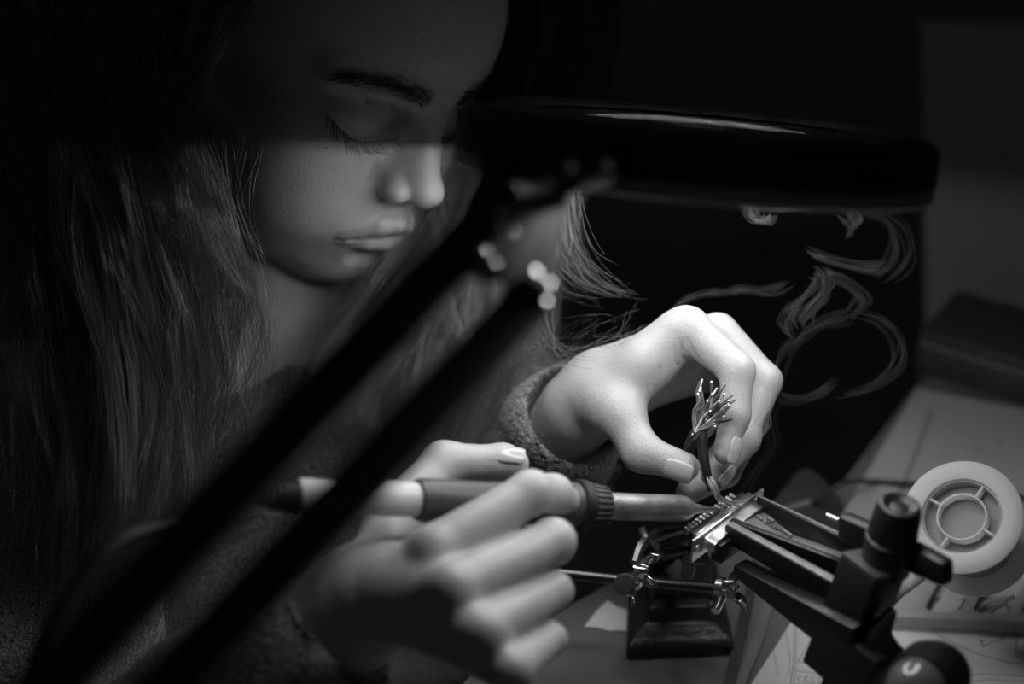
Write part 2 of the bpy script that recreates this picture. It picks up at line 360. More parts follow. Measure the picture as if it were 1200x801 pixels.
# ------------------------------------------------------------------ implicit solids -> one continuous mesh
class Solid:
    def __init__(s): s.p = []
    def cone(s, a, b, ra, rb, k=0.3, op='+'):
        a = np.asarray(a, float); b = np.asarray(b, float); r = max(ra, rb) + k
        s.p.append(('c', a, b, ra, rb, k, op, np.minimum(a, b) - r, np.maximum(a, b) + r))
    def chain(s, pts, rs, k=0.3, op='+'):
        for i in range(len(pts) - 1): s.cone(pts[i], pts[i + 1], rs[i], rs[i + 1], k, op)
    def ell(s, c, r, R=np.eye(3), k=0.3, op='+'):
        c = np.asarray(c, float); r = np.asarray(r, float); e = np.sqrt((R ** 2) @ (r ** 2)) + k
        s.p.append(('e', c, r, R, None, k, op, c - e, c + e))
    def plane(s, c, n, k=0.2):          # keep the side the normal points away from
        n = np.asarray(n, float); n = n / np.linalg.norm(n)
        s.p.append(('p', np.asarray(c, float), n, 0, 0, k, '&', np.full(3, -1e9), np.full(3, 1e9)))
    def dist(s, q, t):
        if t[0] == 'c':
            a, b, ra, rb = t[1:5]
            ba = b - a; l2 = ba @ ba; 
            pa = q - a
            h = np.clip((pa @ ba) / max(l2, 1e-9), 0, 1)
            d = pa - h[:, None] * ba
            return np.sqrt(np.einsum('ij,ij->i', d, d)) - (ra + (rb - ra) * h)
        if t[0] == 'e':
            u = (q - t[1]) @ t[3]
            v = u / t[2]; k0 = np.sqrt(np.einsum('ij,ij->i', v, v)) + 1e-6
            v = v / t[2]; k1 = np.sqrt(np.einsum('ij,ij->i', v, v)) + 1e-6
            return k0 * (k0 - 1) / k1
        return (q - t[1]) @ t[2]
    def ev(s, q, sel=None):
        D0 = np.full(len(q), 1e3)
        for t in (s.p if sel is None else sel):
            d = s.dist(q, t); k = t[5]
            if t[6] == '+':
                h = np.maximum(k - np.abs(D0 - d), 0) / k
                D0 = np.minimum(D0, d) - h * h * k * .25
            else:
                if t[6] == '-': d = -d
                h = np.maximum(k - np.abs(D0 - d), 0) / k
                D0 = np.maximum(D0, d) + h * h * k * .25
        return D0
    def mesh(s, h, lo=None, hi=None, N=20):
        us = [t for t in s.p if t[6] == '+']
        LO = np.min([t[7] for t in us], axis=0) if lo is None else np.asarray(lo, float)
        HI = np.max([t[8] for t in us], axis=0) if hi is None else np.asarray(hi, float)
        S = N * h
        nb = np.ceil((HI - LO) / S).astype(int)
        B = np.stack(np.meshgrid(*[np.arange(n) for n in nb], indexing='ij'), -1).reshape(-1, 3)
        C = LO + (B + .5) * S
        dd = np.concatenate([s.ev(C[i:i + 20000]) for i in range(0, len(C), 20000)])
        B = B[np.abs(dd) < S * 1.5]
        ar = np.arange(-1, N + 1)
        G = np.stack(np.meshgrid(ar, ar, ar, indexing='ij'), -1)
        n2 = N + 2; keys = []; pos = []; quads = []
        big = int(nb.max() * N + 10)
        def key(I): return ((I[..., 0] + 2) * big + (I[..., 1] + 2)) * big + I[..., 2] + 2
        for b in B:
            base = b * N
            q = LO + (base + G.reshape(-1, 3)) * h
            q0 = q[0]; q1 = q[-1]
            sel = [t for t in s.p if np.all(t[7] <= q1 + h) and np.all(t[8] >= q0 - h)]
            if not sel: continue
            if not any(t[6] == '+' for t in sel): continue
            v = s.ev(q, sel).reshape(n2, n2, n2)
            ins = v < 0
            if ins.all() or not ins.any(): continue
            c = [ins[x:x + n2 - 1, y:y + n2 - 1, z:z + n2 - 1] for x in (0, 1) for y in (0, 1) for z in (0, 1)]
            cnt = sum(a.astype(np.int8) for a in c)
            cells = np.argwhere((cnt > 0) & (cnt < 8))
            if not len(cells): continue
            acc = np.zeros((len(cells), 3)); num = np.zeros(len(cells))
            i, j, k = cells.T
            for ax in range(3):
                o1, o2 = [a for a in range(3) if a != ax]
                for u in (0, 1):
                    for w_ in (0, 1):
                        A = np.zeros(3, int); A[o1] = u; A[o2] = w_
                        E_ = A.copy(); E_[ax] = 1
                        va = v[i + A[0], j + A[1], k + A[2]]; vb = v[i + E_[0], j + E_[1], k + E_[2]]
                        m = (va < 0) != (vb < 0)
                        t = va / np.where(m, va - vb, 1)
                        pt = np.tile(A.astype(float), (len(cells), 1)); pt[:, ax] = t
                        acc += np.where(m[:, None], pt, 0); num += m
            ps = acc / num[:, None]
            gi = cells - 1 + base
            keys.append(key(gi)); pos.append(LO + (gi + ps) * h)
            for ax in range(3):
                o1, o2 = (ax + 1) % 3, (ax + 2) % 3
                sl = [slice(1, N + 1)] * 3; s2 = list(sl); s2[ax] = slice(2, N + 2)
                a = ins[tuple(sl)]; bb = ins[tuple(s2)]
                ed = np.argwhere(a != bb)
                if not len(ed): continue
                fl = a[tuple(ed.T)]
                g = ed + base
                c00 = g.copy(); c10 = g.copy(); c01 = g.copy(); c11 = g.copy()
                c00[:, o1] -= 1; c00[:, o2] -= 1; c01[:, o1] -= 1; c10[:, o2] -= 1
                Q = np.stack([key(c00), key(c10), key(c11), key(c01)], 1)
                Q[~fl] = Q[~fl][:, ::-1]
                quads.append(Q)
        keys = np.concatenate(keys); pos = np.concatenate(pos); quads = np.concatenate(quads)
        uk, first = np.unique(keys, return_index=True)
        idx = np.searchsorted(uk, quads); idx = np.clip(idx, 0, len(uk) - 1)
        ok = (uk[idx] == quads).all(1)
        V = pos[first]; F = idx[ok]
        # relax the grid stair-steps a little, then back on the surface
        return V, F


def np_mesh(name, V, F, smooth=True):
    me = bpy.data.meshes.new(name)
    me.vertices.add(len(V)); me.vertices.foreach_set('co', np.ascontiguousarray(V, np.float32).ravel())
    n = F.shape[1]
    me.loops.add(F.size); me.loops.foreach_set('vertex_index', F.ravel().astype(np.int32))
    me.polygons.add(len(F)); me.polygons.foreach_set('loop_start', np.arange(0, F.size, n, dtype=np.int32))
    me.polygons.foreach_set('use_smooth', np.full(len(F), smooth))
    me.update(calc_edges=True)
    return me


def largest(V, F):
    """drop floating islands"""
    lab = np.arange(len(V))
    while True:
        m = lab[F].min(1); new = lab.copy()
        np.minimum.at(new, F.ravel(), np.repeat(m, F.shape[1]))
        new = new[new]
        if (new == lab).all(): break
        lab = new
    ids, cnt = np.unique(lab, return_counts=True); keep = lab == ids[cnt.argmax()]
    mp = np.cumsum(keep) - 1
    return V[keep], mp[F[keep[F].all(1)]]


# ------------------------------------------------------------------ the person's pose
def rodr(r):
    t = np.linalg.norm(r); k = r / t; K = np.array([[0, -k[2], k[1]], [k[2], 0, -k[0]], [-k[1], k[0], 0]])
    return np.eye(3) + np.sin(t) * K + (1 - np.cos(t)) * K @ K
HR = rodr(np.array([-0.99611133, -3.39657132, 1.51824189]))   # columns: her right, forward, up
HT = np.array([-4.36, -11.23, 71.1]); HS = 1.0
def H(s, f, u): return HT + HR @ (np.array([s, f, u]) * HS)

body = Solid()
def he(s, f, u, rs, rf, ru, k, op='+', mir=True):
    for sg in ((1, -1) if (mir and s) else (1,)):
        body.ell(H(s * sg, f, u), np.array([rs, rf, ru]) * HS, HR, k, op)
def hc(pts, rs, k, op='+', mir=True):
    for sg in ((1, -1) if mir else (1,)):
        body.chain([H(p[0] * sg, p[1], p[2]) for p in pts], [r * HS for r in rs], k, op)

he(0, -8.8, 2.6, 7.3, 9.0, 8.4, 1)
he(0, -5.0, 3.4, 6.2, 5.7, 5.4, 1.8)
he(0, -5.4, -3.0, 6.1, 5.5, 6.0, 2.0)
he(3.9, -3.4, -2.9, 2.4, 2.4, 2.2, 2.2)
he(3.0, -3.4, -6.0, 3.0, 3.0, 3.2, 2.6)
hc([(5.0, -8.0, -7.0), (1.2, -2.6, -9.6)], [1.7, 1.5], 2.2)
he(0, -4.8, -8.4, 4.0, 4.0, 1.8, 1.5)
he(0, -1.7, -9.4, 1.9, 1.7, 1.5, 1.2)
he(0, -1.5, -6.6, 2.9, 2.5, 2.4, 1.4)
hc([(1.3, -0.25, 1.75), (5.0, -2.0, 1.6)], [0.7, 0.75], 1.0)
he(2.9, -0.1, -0.1, 1.6, 0.8, 0.9, 0.7, '-')
hc([(0, -0.35, 1.6), (0, 0.05, 0.2), (0, 1.45, -2.5)], [0.7, 0.6, 0.72], 0.8, mir=False)
hc([(0, -0.6, 0.2), (0, 0.5, -3.1)], [0.95, 1.25], 0.9, mir=False)
he(0, 1.85, -3.15, 0.98, 1.0, 0.9, 0.4)
he(1.25, 0.85, -3.6, 0.68, 1.0, 0.68, 0.4)
hc([(0, 1.8, -3.4), (0, 0.8, -4.0)], [0.42, 0.5], 0.4, mir=False)
he(1.95, 0.15, -3.4, 0.2, 0.5, 0.6, 0.6, '-')
he(0.58, 1.15, -4.2, 0.32, 0.55, 0.4, 0.15, '-')
he(3.3, -1.95, -0.55, 1.95, 1.55, 1.3, 0.4)
hc([(1.5, -0.75, -1.0), (2.3, -0.62, -1.35), (3.1, -0.65, -1.5), (3.9, -0.95, -1.4), (4.7, -1.7, -0.95)], [0.05, .08, .09, .08, 0.05], 0.15, '-')
hc([(1.7, -.8, 0.2), (2.4, -.65, .5), (3.2, -0.75, 0.6), (4.5, -1.6, 0.2)], [0.06, 0.09, .09, 0.06], 0.25, '-')
hc([(0, 1.1, -5.75), (0.9, 0.85, -5.95), (2.4, 0.0, -6.95)], [0.42, 0.42, 0.2], 0.45)
hc([(0, 0.5, -7.2), (0.9, 0.4, -7.2), (2.3, -0.2, -7.15)], [0.5, 0.47, 0.2], 0.4)
hc([(0, 1.4, -6.4), (1.0, 1.15, -6.55), (1.9, .5, -6.9), (2.65, -0.05, -7.2)], [0.08, 0.09, .09, 0.1], 0.14, '-')
hc([(-1.0, 0.55, -8.2), (1.0, 0.55, -8.2)], [0.35, 0.35], 0.8, '-', mir=False)
hc([(0, 1.3, -4.7), (0, 1.45, -5.2)], [0.12, 0.15], 0.3, '-', mir=False)
he(7.2, -9.4, -1.5, 0.8, 1.8, 3.0, 0.4)

# trunk: she sits beyond the desk's diagonal edge, facing right and towards the viewer
FW = np.array([0.66, -0.75, 0]); RT = np.array([-0.75, -0.66, 0]); UPW = np.array([0, 0, 1.0])
def dirv(v): v = np.asarray(v, float); return np.array([v @ AX, v @ AD, v @ AF])
F_, R_, U_ = dirv(FW), dirv(RT), dirv(UPW)
NB = P(322, 396, 83)
body.cone(H(0, -10.2, -3.5), NB, 4.5, 5.0, 0.8)
RSH = NB + R_ * 14 - U_ * 2; LSH = NB - R_ * 14 - U_ * 3
WR = P(432, 704, 57.5); RE = np.array([-21, 22.5, 62.0])
WL = P(680, 478, 71.0); LE = P(560, 640, 90)
for a, b, ra, rb in ((RSH, NB, 4.8, 5), (LSH, NB, 4.8, 5), (RSH, RE, 4.5, 3.8), (RE, WR, 3.6, 2.3), (LSH, LE, 4.5, 3.8), (LE, WL, 3.4, 1.9)):
    body.cone(a, b, ra, rb, 1.5)
CH = NB + F_ * 1.5 - U_ * 16; HP = NB - F_ * 3 - U_ * 42
body.cone(NB - U_ * 6, CH, 8.5, 10.5, 3); body.cone(CH + R_ * 5, HP + R_ * 4, 9, 9.5, 3); body.cone(CH - R_ * 5, HP - R_ * 4, 9, 9.5, 3)

NAILS = []
def crease(pts, r=.05, k=.16):
    body.chain([np.asarray(p, float) for p in pts], [r * .4] + [r] * (len(pts) - 2) + [r * .4], k, '-')
def crease_at(a, b, r, t, n, span=1.1, dep=.03, k=.14, w_=.05):
    """a shallow ring groove on the side n of the limb a-b at fraction t"""
    a, b, n = (np.asarray(v, float) for v in (a, b, n)); ax = (b - a) / np.linalg.norm(b - a)
    n = n - (n @ ax) * ax; n /= np.linalg.norm(n); s_ = np.cross(ax, n); c = a + (b - a) * t
    body.chain([c + (n * math.cos(q_) + s_ * math.sin(q_)) * (r + w_ - dep) for q_ in np.linspace(-span, span, 7)], [w_] * 7, k, '-')
def finger(pts, rs, k=0.25, nail=None):
    pts = [np.asarray(p, float) for p in pts]
    body.chain(pts, rs, k)
    if nail is not None: NAILS.append((pts[-2], pts[-1], rs[-1], nail))

# her left hand (the far one), pinching the stripped cable
def L(px, py, d): return P(px, py, d)
body.chain([L(680, 478, 71.3), L(706, 462, 70.2), L(736, 440, 69.5)], [1.6, 1.6, 1.4], 1.0)
for b, r in ((L(806, 386, 68.0), 1.0), (L(838, 392, 70.0), 1.0), (L(846, 412, 72), 0.95), (L(842, 436, 73.6), 0.85)):
    body.cone(L(706, 455, 71), b, 1.5, r, 1.0)
body.chain([L(698, 468, 69.6), L(728, 486, 67.6), L(752, 530, 66.6), L(802, 547, 66.0)], [1.3, 1.08, 0.86, 0.70], 0.5)   # thumb
NAILS.append((L(752, 530, 66.6), L(806, 549, 66.0), 0.73, dirv([0.10, -0.95, 0.15]), 1.0, 1.45, 1.4))
body.chain([L(715, 470, 68.6), L(758, 428, 68.2), L(795, 392, 68.0)], [1.2, 1.0, 1.0], 1.0)
WEB = 1
body.chain([L(806, 385, 68.0), L(864, 434, 66.6), L(861, 486, 66.2), L(850, 530, 65.9)], [1.0, 0.80, 0.70, 0.55], 0.35)       # index
NAILS.append((L(861, 486, 66.2), L(850, 534, 65.9), 0.6, dirv([0.55, -0.8, 0.2]), 0.8, 1.25, 1.2))
body.chain([L(842, 390, 70.0), L(896, 446, 69.0), L(872, 515, 68.0), L(836, 556, 67.2)], [0.98, 0.82, 0.74, 0.6], 0.3)        # middle
NAILS.append((L(872, 515, 68.0), L(838, 556, 67.2), 0.66, dirv([0.75, -0.65, 0.1]), 0.8, 1.1, 1.1))
body.chain([L(850, 412, 72.0), L(884, 492, 70.6), L(850, 553, 69.6), L(806, 577, 69.0)], [0.92, 0.76, 0.70, 0.6], 0.3)        # ring
body.chain([L(842, 436, 73.6), L(868, 500, 73.0), L(835, 545, 72.4), L(806, 560, 72)], [0.82, 0.66, 0.6, 0.52], 0.3)          # little

# her right hand (the near one), holding the soldering iron
body.chain([WR, P(462, 694, 56.5)], [2.1, 1.7], 1.0)
for b, r in ((P(510, 648, 55.8), 1.1), (P(532, 692, 54.0), 1.05), (P(563, 742, 53.0), 0.95), (P(598, 786, 52.6), 0.82)):
    body.cone(P(460, 696, 56.8), b, 1.5, r, 0.7)
body.chain([P(510, 647, 55.8), P(622, 577, 57.8), P(648, 578, 59.6), P(664, 587, 60.8)], [1.08, 0.88, 0.78, 0.62], 0.35)
body.chain([P(532, 692, 54.0), P(648, 634, 57.4), P(652, 640, 60.6), P(630, 620, 62.4)], [1.1, 0.90, 0.76, 0.64], 0.3)
body.chain([P(563, 742, 53.0), P(648, 692, 57.0), P(640, 690, 60.2), P(612, 672, 61.2)], [1.0, 0.78, 0.70, 0.6], 0.3)
body.chain([P(598, 786, 52.6), P(645, 748, 56.0), P(634, 742, 58.6), P(610, 728, 59.4)], [0.85, 0.62, 0.58, 0.5], 0.3)
body.chain([P(446, 684, 58.0), P(458, 612, 60.5), P(520, 542, 62.6), P(590, 541, 63.0), P(604, 543, 62.8)], [1.7, 1.15, 0.88, 0.74, 0.6], 0.5)   # thumb behind the grip
NAILS.append((P(545, 540, 62.9), P(606, 542, 62.8), 0.66, dirv([0.15, -0.35, 0.95]), 0.85, 1.3, 1.35))

cam_n = np.array([0, -.3, -1.0])
for (x0, y0), (x1, y1), (x2, y2) in (((797, 402), (800, 418), (808, 432)), ((790, 408), (792, 424), (799, 437)), ((806, 398), (812, 412), (822, 425)), ((766, 436), (762, 452), (758, 470)), ((772, 428), (770, 445), (766, 462))):
    fr_ = np.array([(x0, y0), (x1, y1), (x2, y2)], float); out_ = []
    for x_, y_ in fr_:      # follow the skin surface along the line of sight of that crease
        zz = np.linspace(62, 72, 300); qq = np.array([P(x_, y_, z_) for z_ in zz]); dd_ = body.ev(qq)
        if (dd_ < 0).any(): out_.append(P(x_, y_, zz[np.argmax(dd_ < 0)] - .02))
    if len(out_) > 1: body.chain(out_, [.05] * len(out_), .15, '-')
import time; t0 = time.time()
V, F = body.mesh(0.118 if not globals().get('COARSE') else 0.2)
V, F = largest(V, F)
print('body', len(V), time.time() - t0)
# skin tone: lips, brows and lids a little darker
Hc = ((V - HT) @ HR) / HS
tone = np.ones(len(V))
def near(Hc, pts, r, soft):
    d = np.full(len(Hc), 9.)
    for a, b in zip(pts[:-1], pts[1:]):
        a = np.array(a, float); b = np.array(b, float); q = Hc.copy(); q[:, 0] = abs(q[:, 0])
        h = np.clip(((q - a) @ (b - a)) / ((b - a) @ (b - a)), 0, 1)
        d = np.minimum(d, np.linalg.norm(q - a - h[:, None] * (b - a), axis=1))
    return 1 - np.clip((d - r) / soft, 0, 1)
tone -= 0.35 * near(Hc, [(0, 1.1, -5.85), (.9, .85, -6.05), (2.4, 0, -6.95)], .4, .25)
tone -= 0.35 * near(Hc, [(0, .5, -7.2), (.9, .4, -7.2), (2.3, -.2, -7.15)], .47, .2)
tone = np.clip(tone, .6, 1)
tone -= 0.25 * near(Hc, [(1.3, 0.5, 1.4), (3.2, -0.2, 1.9), (5.4, -1.9, 1.5)], .3, .5)
tone -= 0.25 * near(Hc, [(1.6, -.7, -1.1), (3.1, -.55, -1.4), (4.6, -1.6, -1.0)], .12, .3)
tone = np.clip(tone, .3, 1)
person = thing('person', 'young woman with long loose hair bent over the desk soldering', 'person', W(NB - U_ * 42))
me = np_mesh('body', W(V), F)
at = me.attributes.new('tone', 'FLOAT', 'POINT'); at.data.foreach_set('value', tone.astype(np.float32))
link('body', me, 'skin', person)

# nails: thin curved plates on the finger ends
def nail(a, b, r, n, w_, l_, off=1.0):
    a, b, n = (np.asarray(v, float) for v in (a, b, n))
    ax = (b - a) / np.linalg.norm(b - a); n = n - (n @ ax) * ax; n /= np.linalg.norm(n); t = np.cross(ax, n)
    c = b + ax * r * 0.55
    vs = []; nu, nv = 12, 9
    for i in range(nu + 1):
        u = i / nu
        half = w_ / 2 * (1 - 0.30 * max(0, (0.25 - u) / 0.25) ** 2 - 0.38 * max(0, (u - 0.8) / 0.2) ** 2)
        for j in range(nv + 1):
            th = (j / nv - .5) * 2 * half / r * 0.95
            rr = r * 1.07 + 0.02 * math.sin(u * math.pi) - 0.05 * (1 - u) ** 6
            dip = -0.10 * u * u * (1 if u > .5 else .6)
            vs.append(c + ax * (u - 1) * l_ + n * (rr * math.cos(th) + dip) + t * rr * math.sin(th))
    fs = [(i * (nv + 1) + j, i * (nv + 1) + j + 1, (i + 1) * (nv + 1) + j + 1, (i + 1) * (nv + 1) + j) for i in range(nu) for j in range(nv)]
    me = np_mesh('fingernail', W(np.array(vs)), np.array(fs))
    o = link('fingernail', me, 'nail', person)
    sm = o.modifiers.new('s', 'SOLIDIFY'); sm.thickness = 0.0007; sm.offset = 0
for t in NAILS: nail(*t)

# ------------------------------------------------------------------ sweater
swt = Solid(); g = 1.1
for a, b, ra, rb in ((RSH, NB - U_ * 5, 4.8, 4.5), (LSH, NB - U_ * 5, 4.8, 4.5), (RSH, RE, 4.7, 4.4), (LSH, LE, 4.5, 3.8)):
    swt.cone(a, b, ra + g, rb + g, 2.0)
swt.cone(NB - U_ * 6, CH, 8.5 + g, 10.5 + g, 3); swt.cone(CH + R_ * 5, HP + R_ * 4, 9 + g, 9.5 + g, 3); swt.cone(CH - R_ * 5, HP - R_ * 4, 9 + g, 9.5 + g, 3)
CR = WR + (RE - WR) * 0.16; CL = WL + (LE - WL) * 0.09
swt.cone(RE, CR, 4.4, 3.5, 1.5); swt.cone(LE, CL, 4.4, 3.1, 1.5)
swt.ell(NB + F_ * 5.0 - R_ * 2.2 + U_ * 4.2, (5.0, 5.0, 5.0), np.eye(3), 0.6, '-')
swt.cone(NB + U_ * 4, NB + U_ * 12, 5.6, 6.0, 0.6, '-')
swt.cone(CR + (WR - CR) * .2, WR + (WR - CR), 2.75, 3.0, 0.3, '-'); swt.cone(CL + (WL - CL) * .2, WL + (WL - CL), 2.5, 2.7, 0.3, '-')
V2, F2 = swt.mesh(0.3)
V2, F2 = largest(V2, F2)
# soft folds
nn = 0.22 * np.sin(V2[:, 0] * 1.1 + 1.7 * np.sin(V2[:, 1] * .45)) * np.sin(V2[:, 2] * .5 + V2[:, 1] * .8)
me = np_mesh('sweater', W(V2), F2)
nrm = np.empty(len(V2) * 3, np.float32); me.vertices.foreach_get('normal', nrm); nrm = nrm.reshape(-1, 3)
Vw = W(V2) + nrm * nn[:, None] * 0.01
me.vertices.foreach_set('co', Vw.astype(np.float32).ravel()); me.update()
swo = link('sweater', me, 'knit', person); swo['label'] = 'grey fuzzy knitted sweater'
del_ = None


# ------------------------------------------------------------------ hair
def curves(name, strands, r, m, parent, taper=0.7):
    """strands: list of (n,3) arrays in metres"""
    hc_ = bpy.data.hair_curves.new(name)
    sizes = [len(s_) for s_ in strands]
    hc_.add_curves(sizes)
    hc_.position_data.foreach_set('vector', np.concatenate(strands).astype(np.float32).ravel())
    rad = np.concatenate([np.linspace(1, 1 - taper, n) for n in sizes]) * r
    a = hc_.attributes.get('radius') or hc_.attributes.new('radius', 'FLOAT', 'POINT')
    a.data.foreach_set('value', rad.astype(np.float32))
    o = link(name, hc_, m, parent)
    return o


def locks(guides, nclump, per, spread, fly, n=26, thick=1.0, wave=0.5, cut=0.25, frizz=.22):
    G = np.array([[P(*q) for q in g_] for g_ in guides])      # guide, k, 3
    k = G.shape[1]; res = []
    for c in range(nclump):
        u = RNG.random() * (len(G) - 1); i = min(int(u), len(G) - 2); f = u - i
        base = G[i] * (1 - f) + G[i + 1] * f
        base = base + RNG.normal(size=(1, 3)) * [spread, spread * .3, thick * 1.2] + RNG.normal(size=(k, 3)) * [spread * .35, spread * .2, thick * .4]
        ph, fr = RNG.random() * 6.28, RNG.uniform(1.2, 2.6)
        off = RNG.normal(size=(per, 3)) * [1, .4, 1]
        ctl = []
        for j in range(k):
            wd = (0.75 - 0.5 * j / (k - 1)) * .30
            o_ = off * wd + RNG.normal(size=(per, 3)) * fly * (0.3 + 1.2 * (j / (k - 1)) ** 2)
            wv = wave * (j / (k - 1)) * np.array([math.sin(ph + fr * j), 0.2 * math.cos(ph + fr * j), math.cos(ph * 2 + fr * j)])
            ctl.append(base[j] + o_ + wv)
        S_ = spline(np.array(ctl), n)
        tt = np.linspace(0, 1, n)
        for q in S_:
            m_ = int(n * (1 - cut * RNG.random() ** 1.5))
            fz_ = sum(RNG.normal(size=(1, 3)) * frizz / f_ * np.sin(tt * 6.28 * f_ * RNG.uniform(.7, 1.3) + RNG.random() * 6.28)[:, None] for f_ in (1, 2.5, 5)) * tt[:, None]
            res.append(W((q + fz_)[:m_]))
    return res


near_guides = [
    [(330, -120, 66), (225, 20, 64.5), (196, 140, 64.0), (225, 235, 65.5), (262, 320, 67), (248, 420, 69), (205, 570, 69)],
    [(260, -150, 66), (160, 0, 64), (150, 150, 63.5), (190, 280, 64.5), (212, 390, 66), (200, 520, 67), (165, 680, 67)],
    [(150, -150, 69), (70, 0, 66), (75, 150, 65), (115, 300, 65), (150, 450, 65), (150, 620, 64), (110, 860, 63)],
    [(60, -140, 75), (-30, 0, 72), (0, 160, 69), (40, 320, 68), (60, 480, 67), (50, 650, 65), (10, 900, 64)]]
far_guides = [
    [(560, -120, 77), (585, 20, 77), (560, 130, 77), (510, 240, 77.5), (455, 325, 76), (405, 395, 71.5), (378, 490, 70.5)],
    [(575, -120, 77), (610, 20, 77), (590, 130, 77), (550, 250, 77), (500, 350, 76), (440, 430, 73.5), (420, 520, 73)],
    [(590, -120, 77), (640, 10, 76), (625, 130, 75), (585, 270, 74), (550, 380, 73), (520, 470, 73), (490, 550, 74)],
    [(640, -100, 78), (705, 0, 77), (680, 130, 76), (630, 260, 75), (590, 380, 74.5), (560, 470, 75), (530, 550, 76)]]
sweep_guides = [
    [(600, -60, 77), (650, 60, 75), (655, 150, 73.5), (648, 215, 73), (650, 280, 72), (672, 330, 71.5), (715, 352, 71.5)],
    [(640, -60, 77), (690, 60, 75), (685, 150, 73.5), (668, 215, 73), (672, 280, 72), (700, 325, 71.5), (770, 350, 71.5)]]
stray_guides = [
    [(560, 150, 75), (565, 240, 74), (590, 330, 73), (640, 380, 72.5), (700, 395, 72.5), (760, 380, 72), (800, 360, 72)],
    [(540, 200, 75), (560, 300, 74), (590, 390, 73), (630, 430, 72.5), (660, 420, 72.5), (690, 400, 72), (720, 385, 72)],
    [(480, 200, 75), (490, 280, 74), (500, 340, 73), (520, 390, 72.5), (560, 410, 72.5), (600, 430, 72), (640, 450, 72)]]
ho = curves('hair', locks(near_guides, 260, 13, 1.2, .13, wave=.8, n=36) + locks(near_guides[1:], 50, 6, 1.5, .5, wave=1.2, n=36, frizz=.4)
            + locks(far_guides, 130, 13, .9, .13, wave=.6, n=34) + locks(far_guides[:2], 55, 13, .7, .13, wave=.5, n=34) + locks(far_guides, 30, 6, 1.2, .4, wave=1.0, frizz=.4)
            + locks(sweep_guides, 24, 4, .55, .22, wave=.25) + locks([[(255, 150, 65), (262, 230, 66), (282, 305, 67), (300, 360, 68), (310, 430, 69), (290, 520, 69), (255, 600, 69)], [(240, 160, 65), (250, 240, 66), (270, 310, 67), (276, 380, 68), (262, 450, 69), (240, 540, 69), (215, 610, 69)]], 12, 4, .8, .4, wave=.6, frizz=.35) + locks(stray_guides, 14, 8, .9, .5, wave=.6), 0.00014, 'hair', person)
ho['label'] = 'long dark brown loose hair'
cap = Solid(); cap.ell(H(0, -10.1, 3.9), (7.7, 9.3, 9.0), HR, 1)
Vc, Fc = cap.mesh(0.5); link('hair_roots', np_mesh('hair_roots', W(Vc), Fc), 'hair_cap', person)

# brows and lashes
def project(s_, u, lift=0.02):
    """front skin surface at head (s, u)"""
    fs_ = np.linspace(3, -6, 220); q = np.array([H(s_, f, u) for f in fs_]); d = body.ev(q)
    i = np.argmax(d < 0); return fs_[i] + lift
st = []
for sg in (1, -1):
    for i in range(620):
        t = RNG.random(); s_ = 0.95 + 4.7 * t; u = 1.35 + 1.0 * math.sin(t * 2.2) * .75 - .5 * t * t + RNG.normal() * .30 * (1 - .5 * t)
        f = project(s_ * sg, u)
        a = np.array([s_, f, u]); dv = np.array([.75, -.1 - .25 * t, .45 * (1 - 1.5 * t)])
        p_ = [a, a + dv * .25 + [0, .10, 0], a + dv * .5 + [0, .06, 0]]
        st.append(W(np.array([H(x[0] * sg, x[1], x[2]) for x in p_])))
link_b = curves('eyebrows', st, 0.00014, 'brow', person)
st = []
arc = [(1.5, -1.0), (2.3, -1.35), (3.1, -1.5), (3.9, -1.4), (4.7, -.95), (5.2, -.55)]
for sg in (1, -1):
    for i in range(70):
        t = i / 69 * 4.98; k = int(t); f_ = t - k
        s_ = arc[k][0] * (1 - f_) + arc[k + 1][0] * f_; u = arc[k][1] * (1 - f_) + arc[k + 1][1] * f_
        f = project(s_ * sg, u, 0.0)
        ln = .50 + .28 * t / 5 + RNG.normal() * .13
        fan = (t / 5 - .42) * 1.3 + RNG.normal() * .22
        a = np.array([s_, f, u])
        p_ = [a, a + np.array([fan * .3, .45, -.42]) * ln, a + np.array([fan * .75, .95, -.62]) * ln, a + np.array([fan * 1.15, 1.3, -.5]) * ln]
        st.append(W(np.array([H(x[0] * sg, x[1], x[2]) for x in p_])))
curves('eyelashes', st, 0.00013, 'brow', person)

# sweater fuzz: short fibres standing off the wool
me = swo.data; nv = len(me.vertices)
co = np.empty(nv * 3, np.float32); me.vertices.foreach_get('co', co); co = co.reshape(-1, 3)
no = np.empty(nv * 3, np.float32); me.vertices.foreach_get('normal', no); no = no.reshape(-1, 3)
vis = np.where(((CAM - co) * no).sum(1) > -0.02)[0]
rel = co - CAM; dz = rel @ AF; pxs = 600 + FPX * (rel @ AX) / dz; pys = 400 + FPX * (rel @ AD) / dz
vis = vis[(pxs[vis] > -40) & (pxs[vis] < 1240) & (pys[vis] > 150) & (pys[vis] < 860)]
st = []
for i in RNG.choice(vis, 22000):
    p0 = co[i] + RNG.normal(size=3) * .0015; d_ = no[i] * .7 + RNG.normal(size=3) * .55; b_ = RNG.normal(size=3) * .5
    l_ = RNG.uniform(.0015, .006)
    st.append(np.array([p0 - no[i] * .001, p0 + d_ * l_ * .5, p0 + (d_ + b_) * l_]))
fz = curves('wool_fuzz', st, 0.00006, 'fuzz', swo); fz['kind'] = 'stuff'

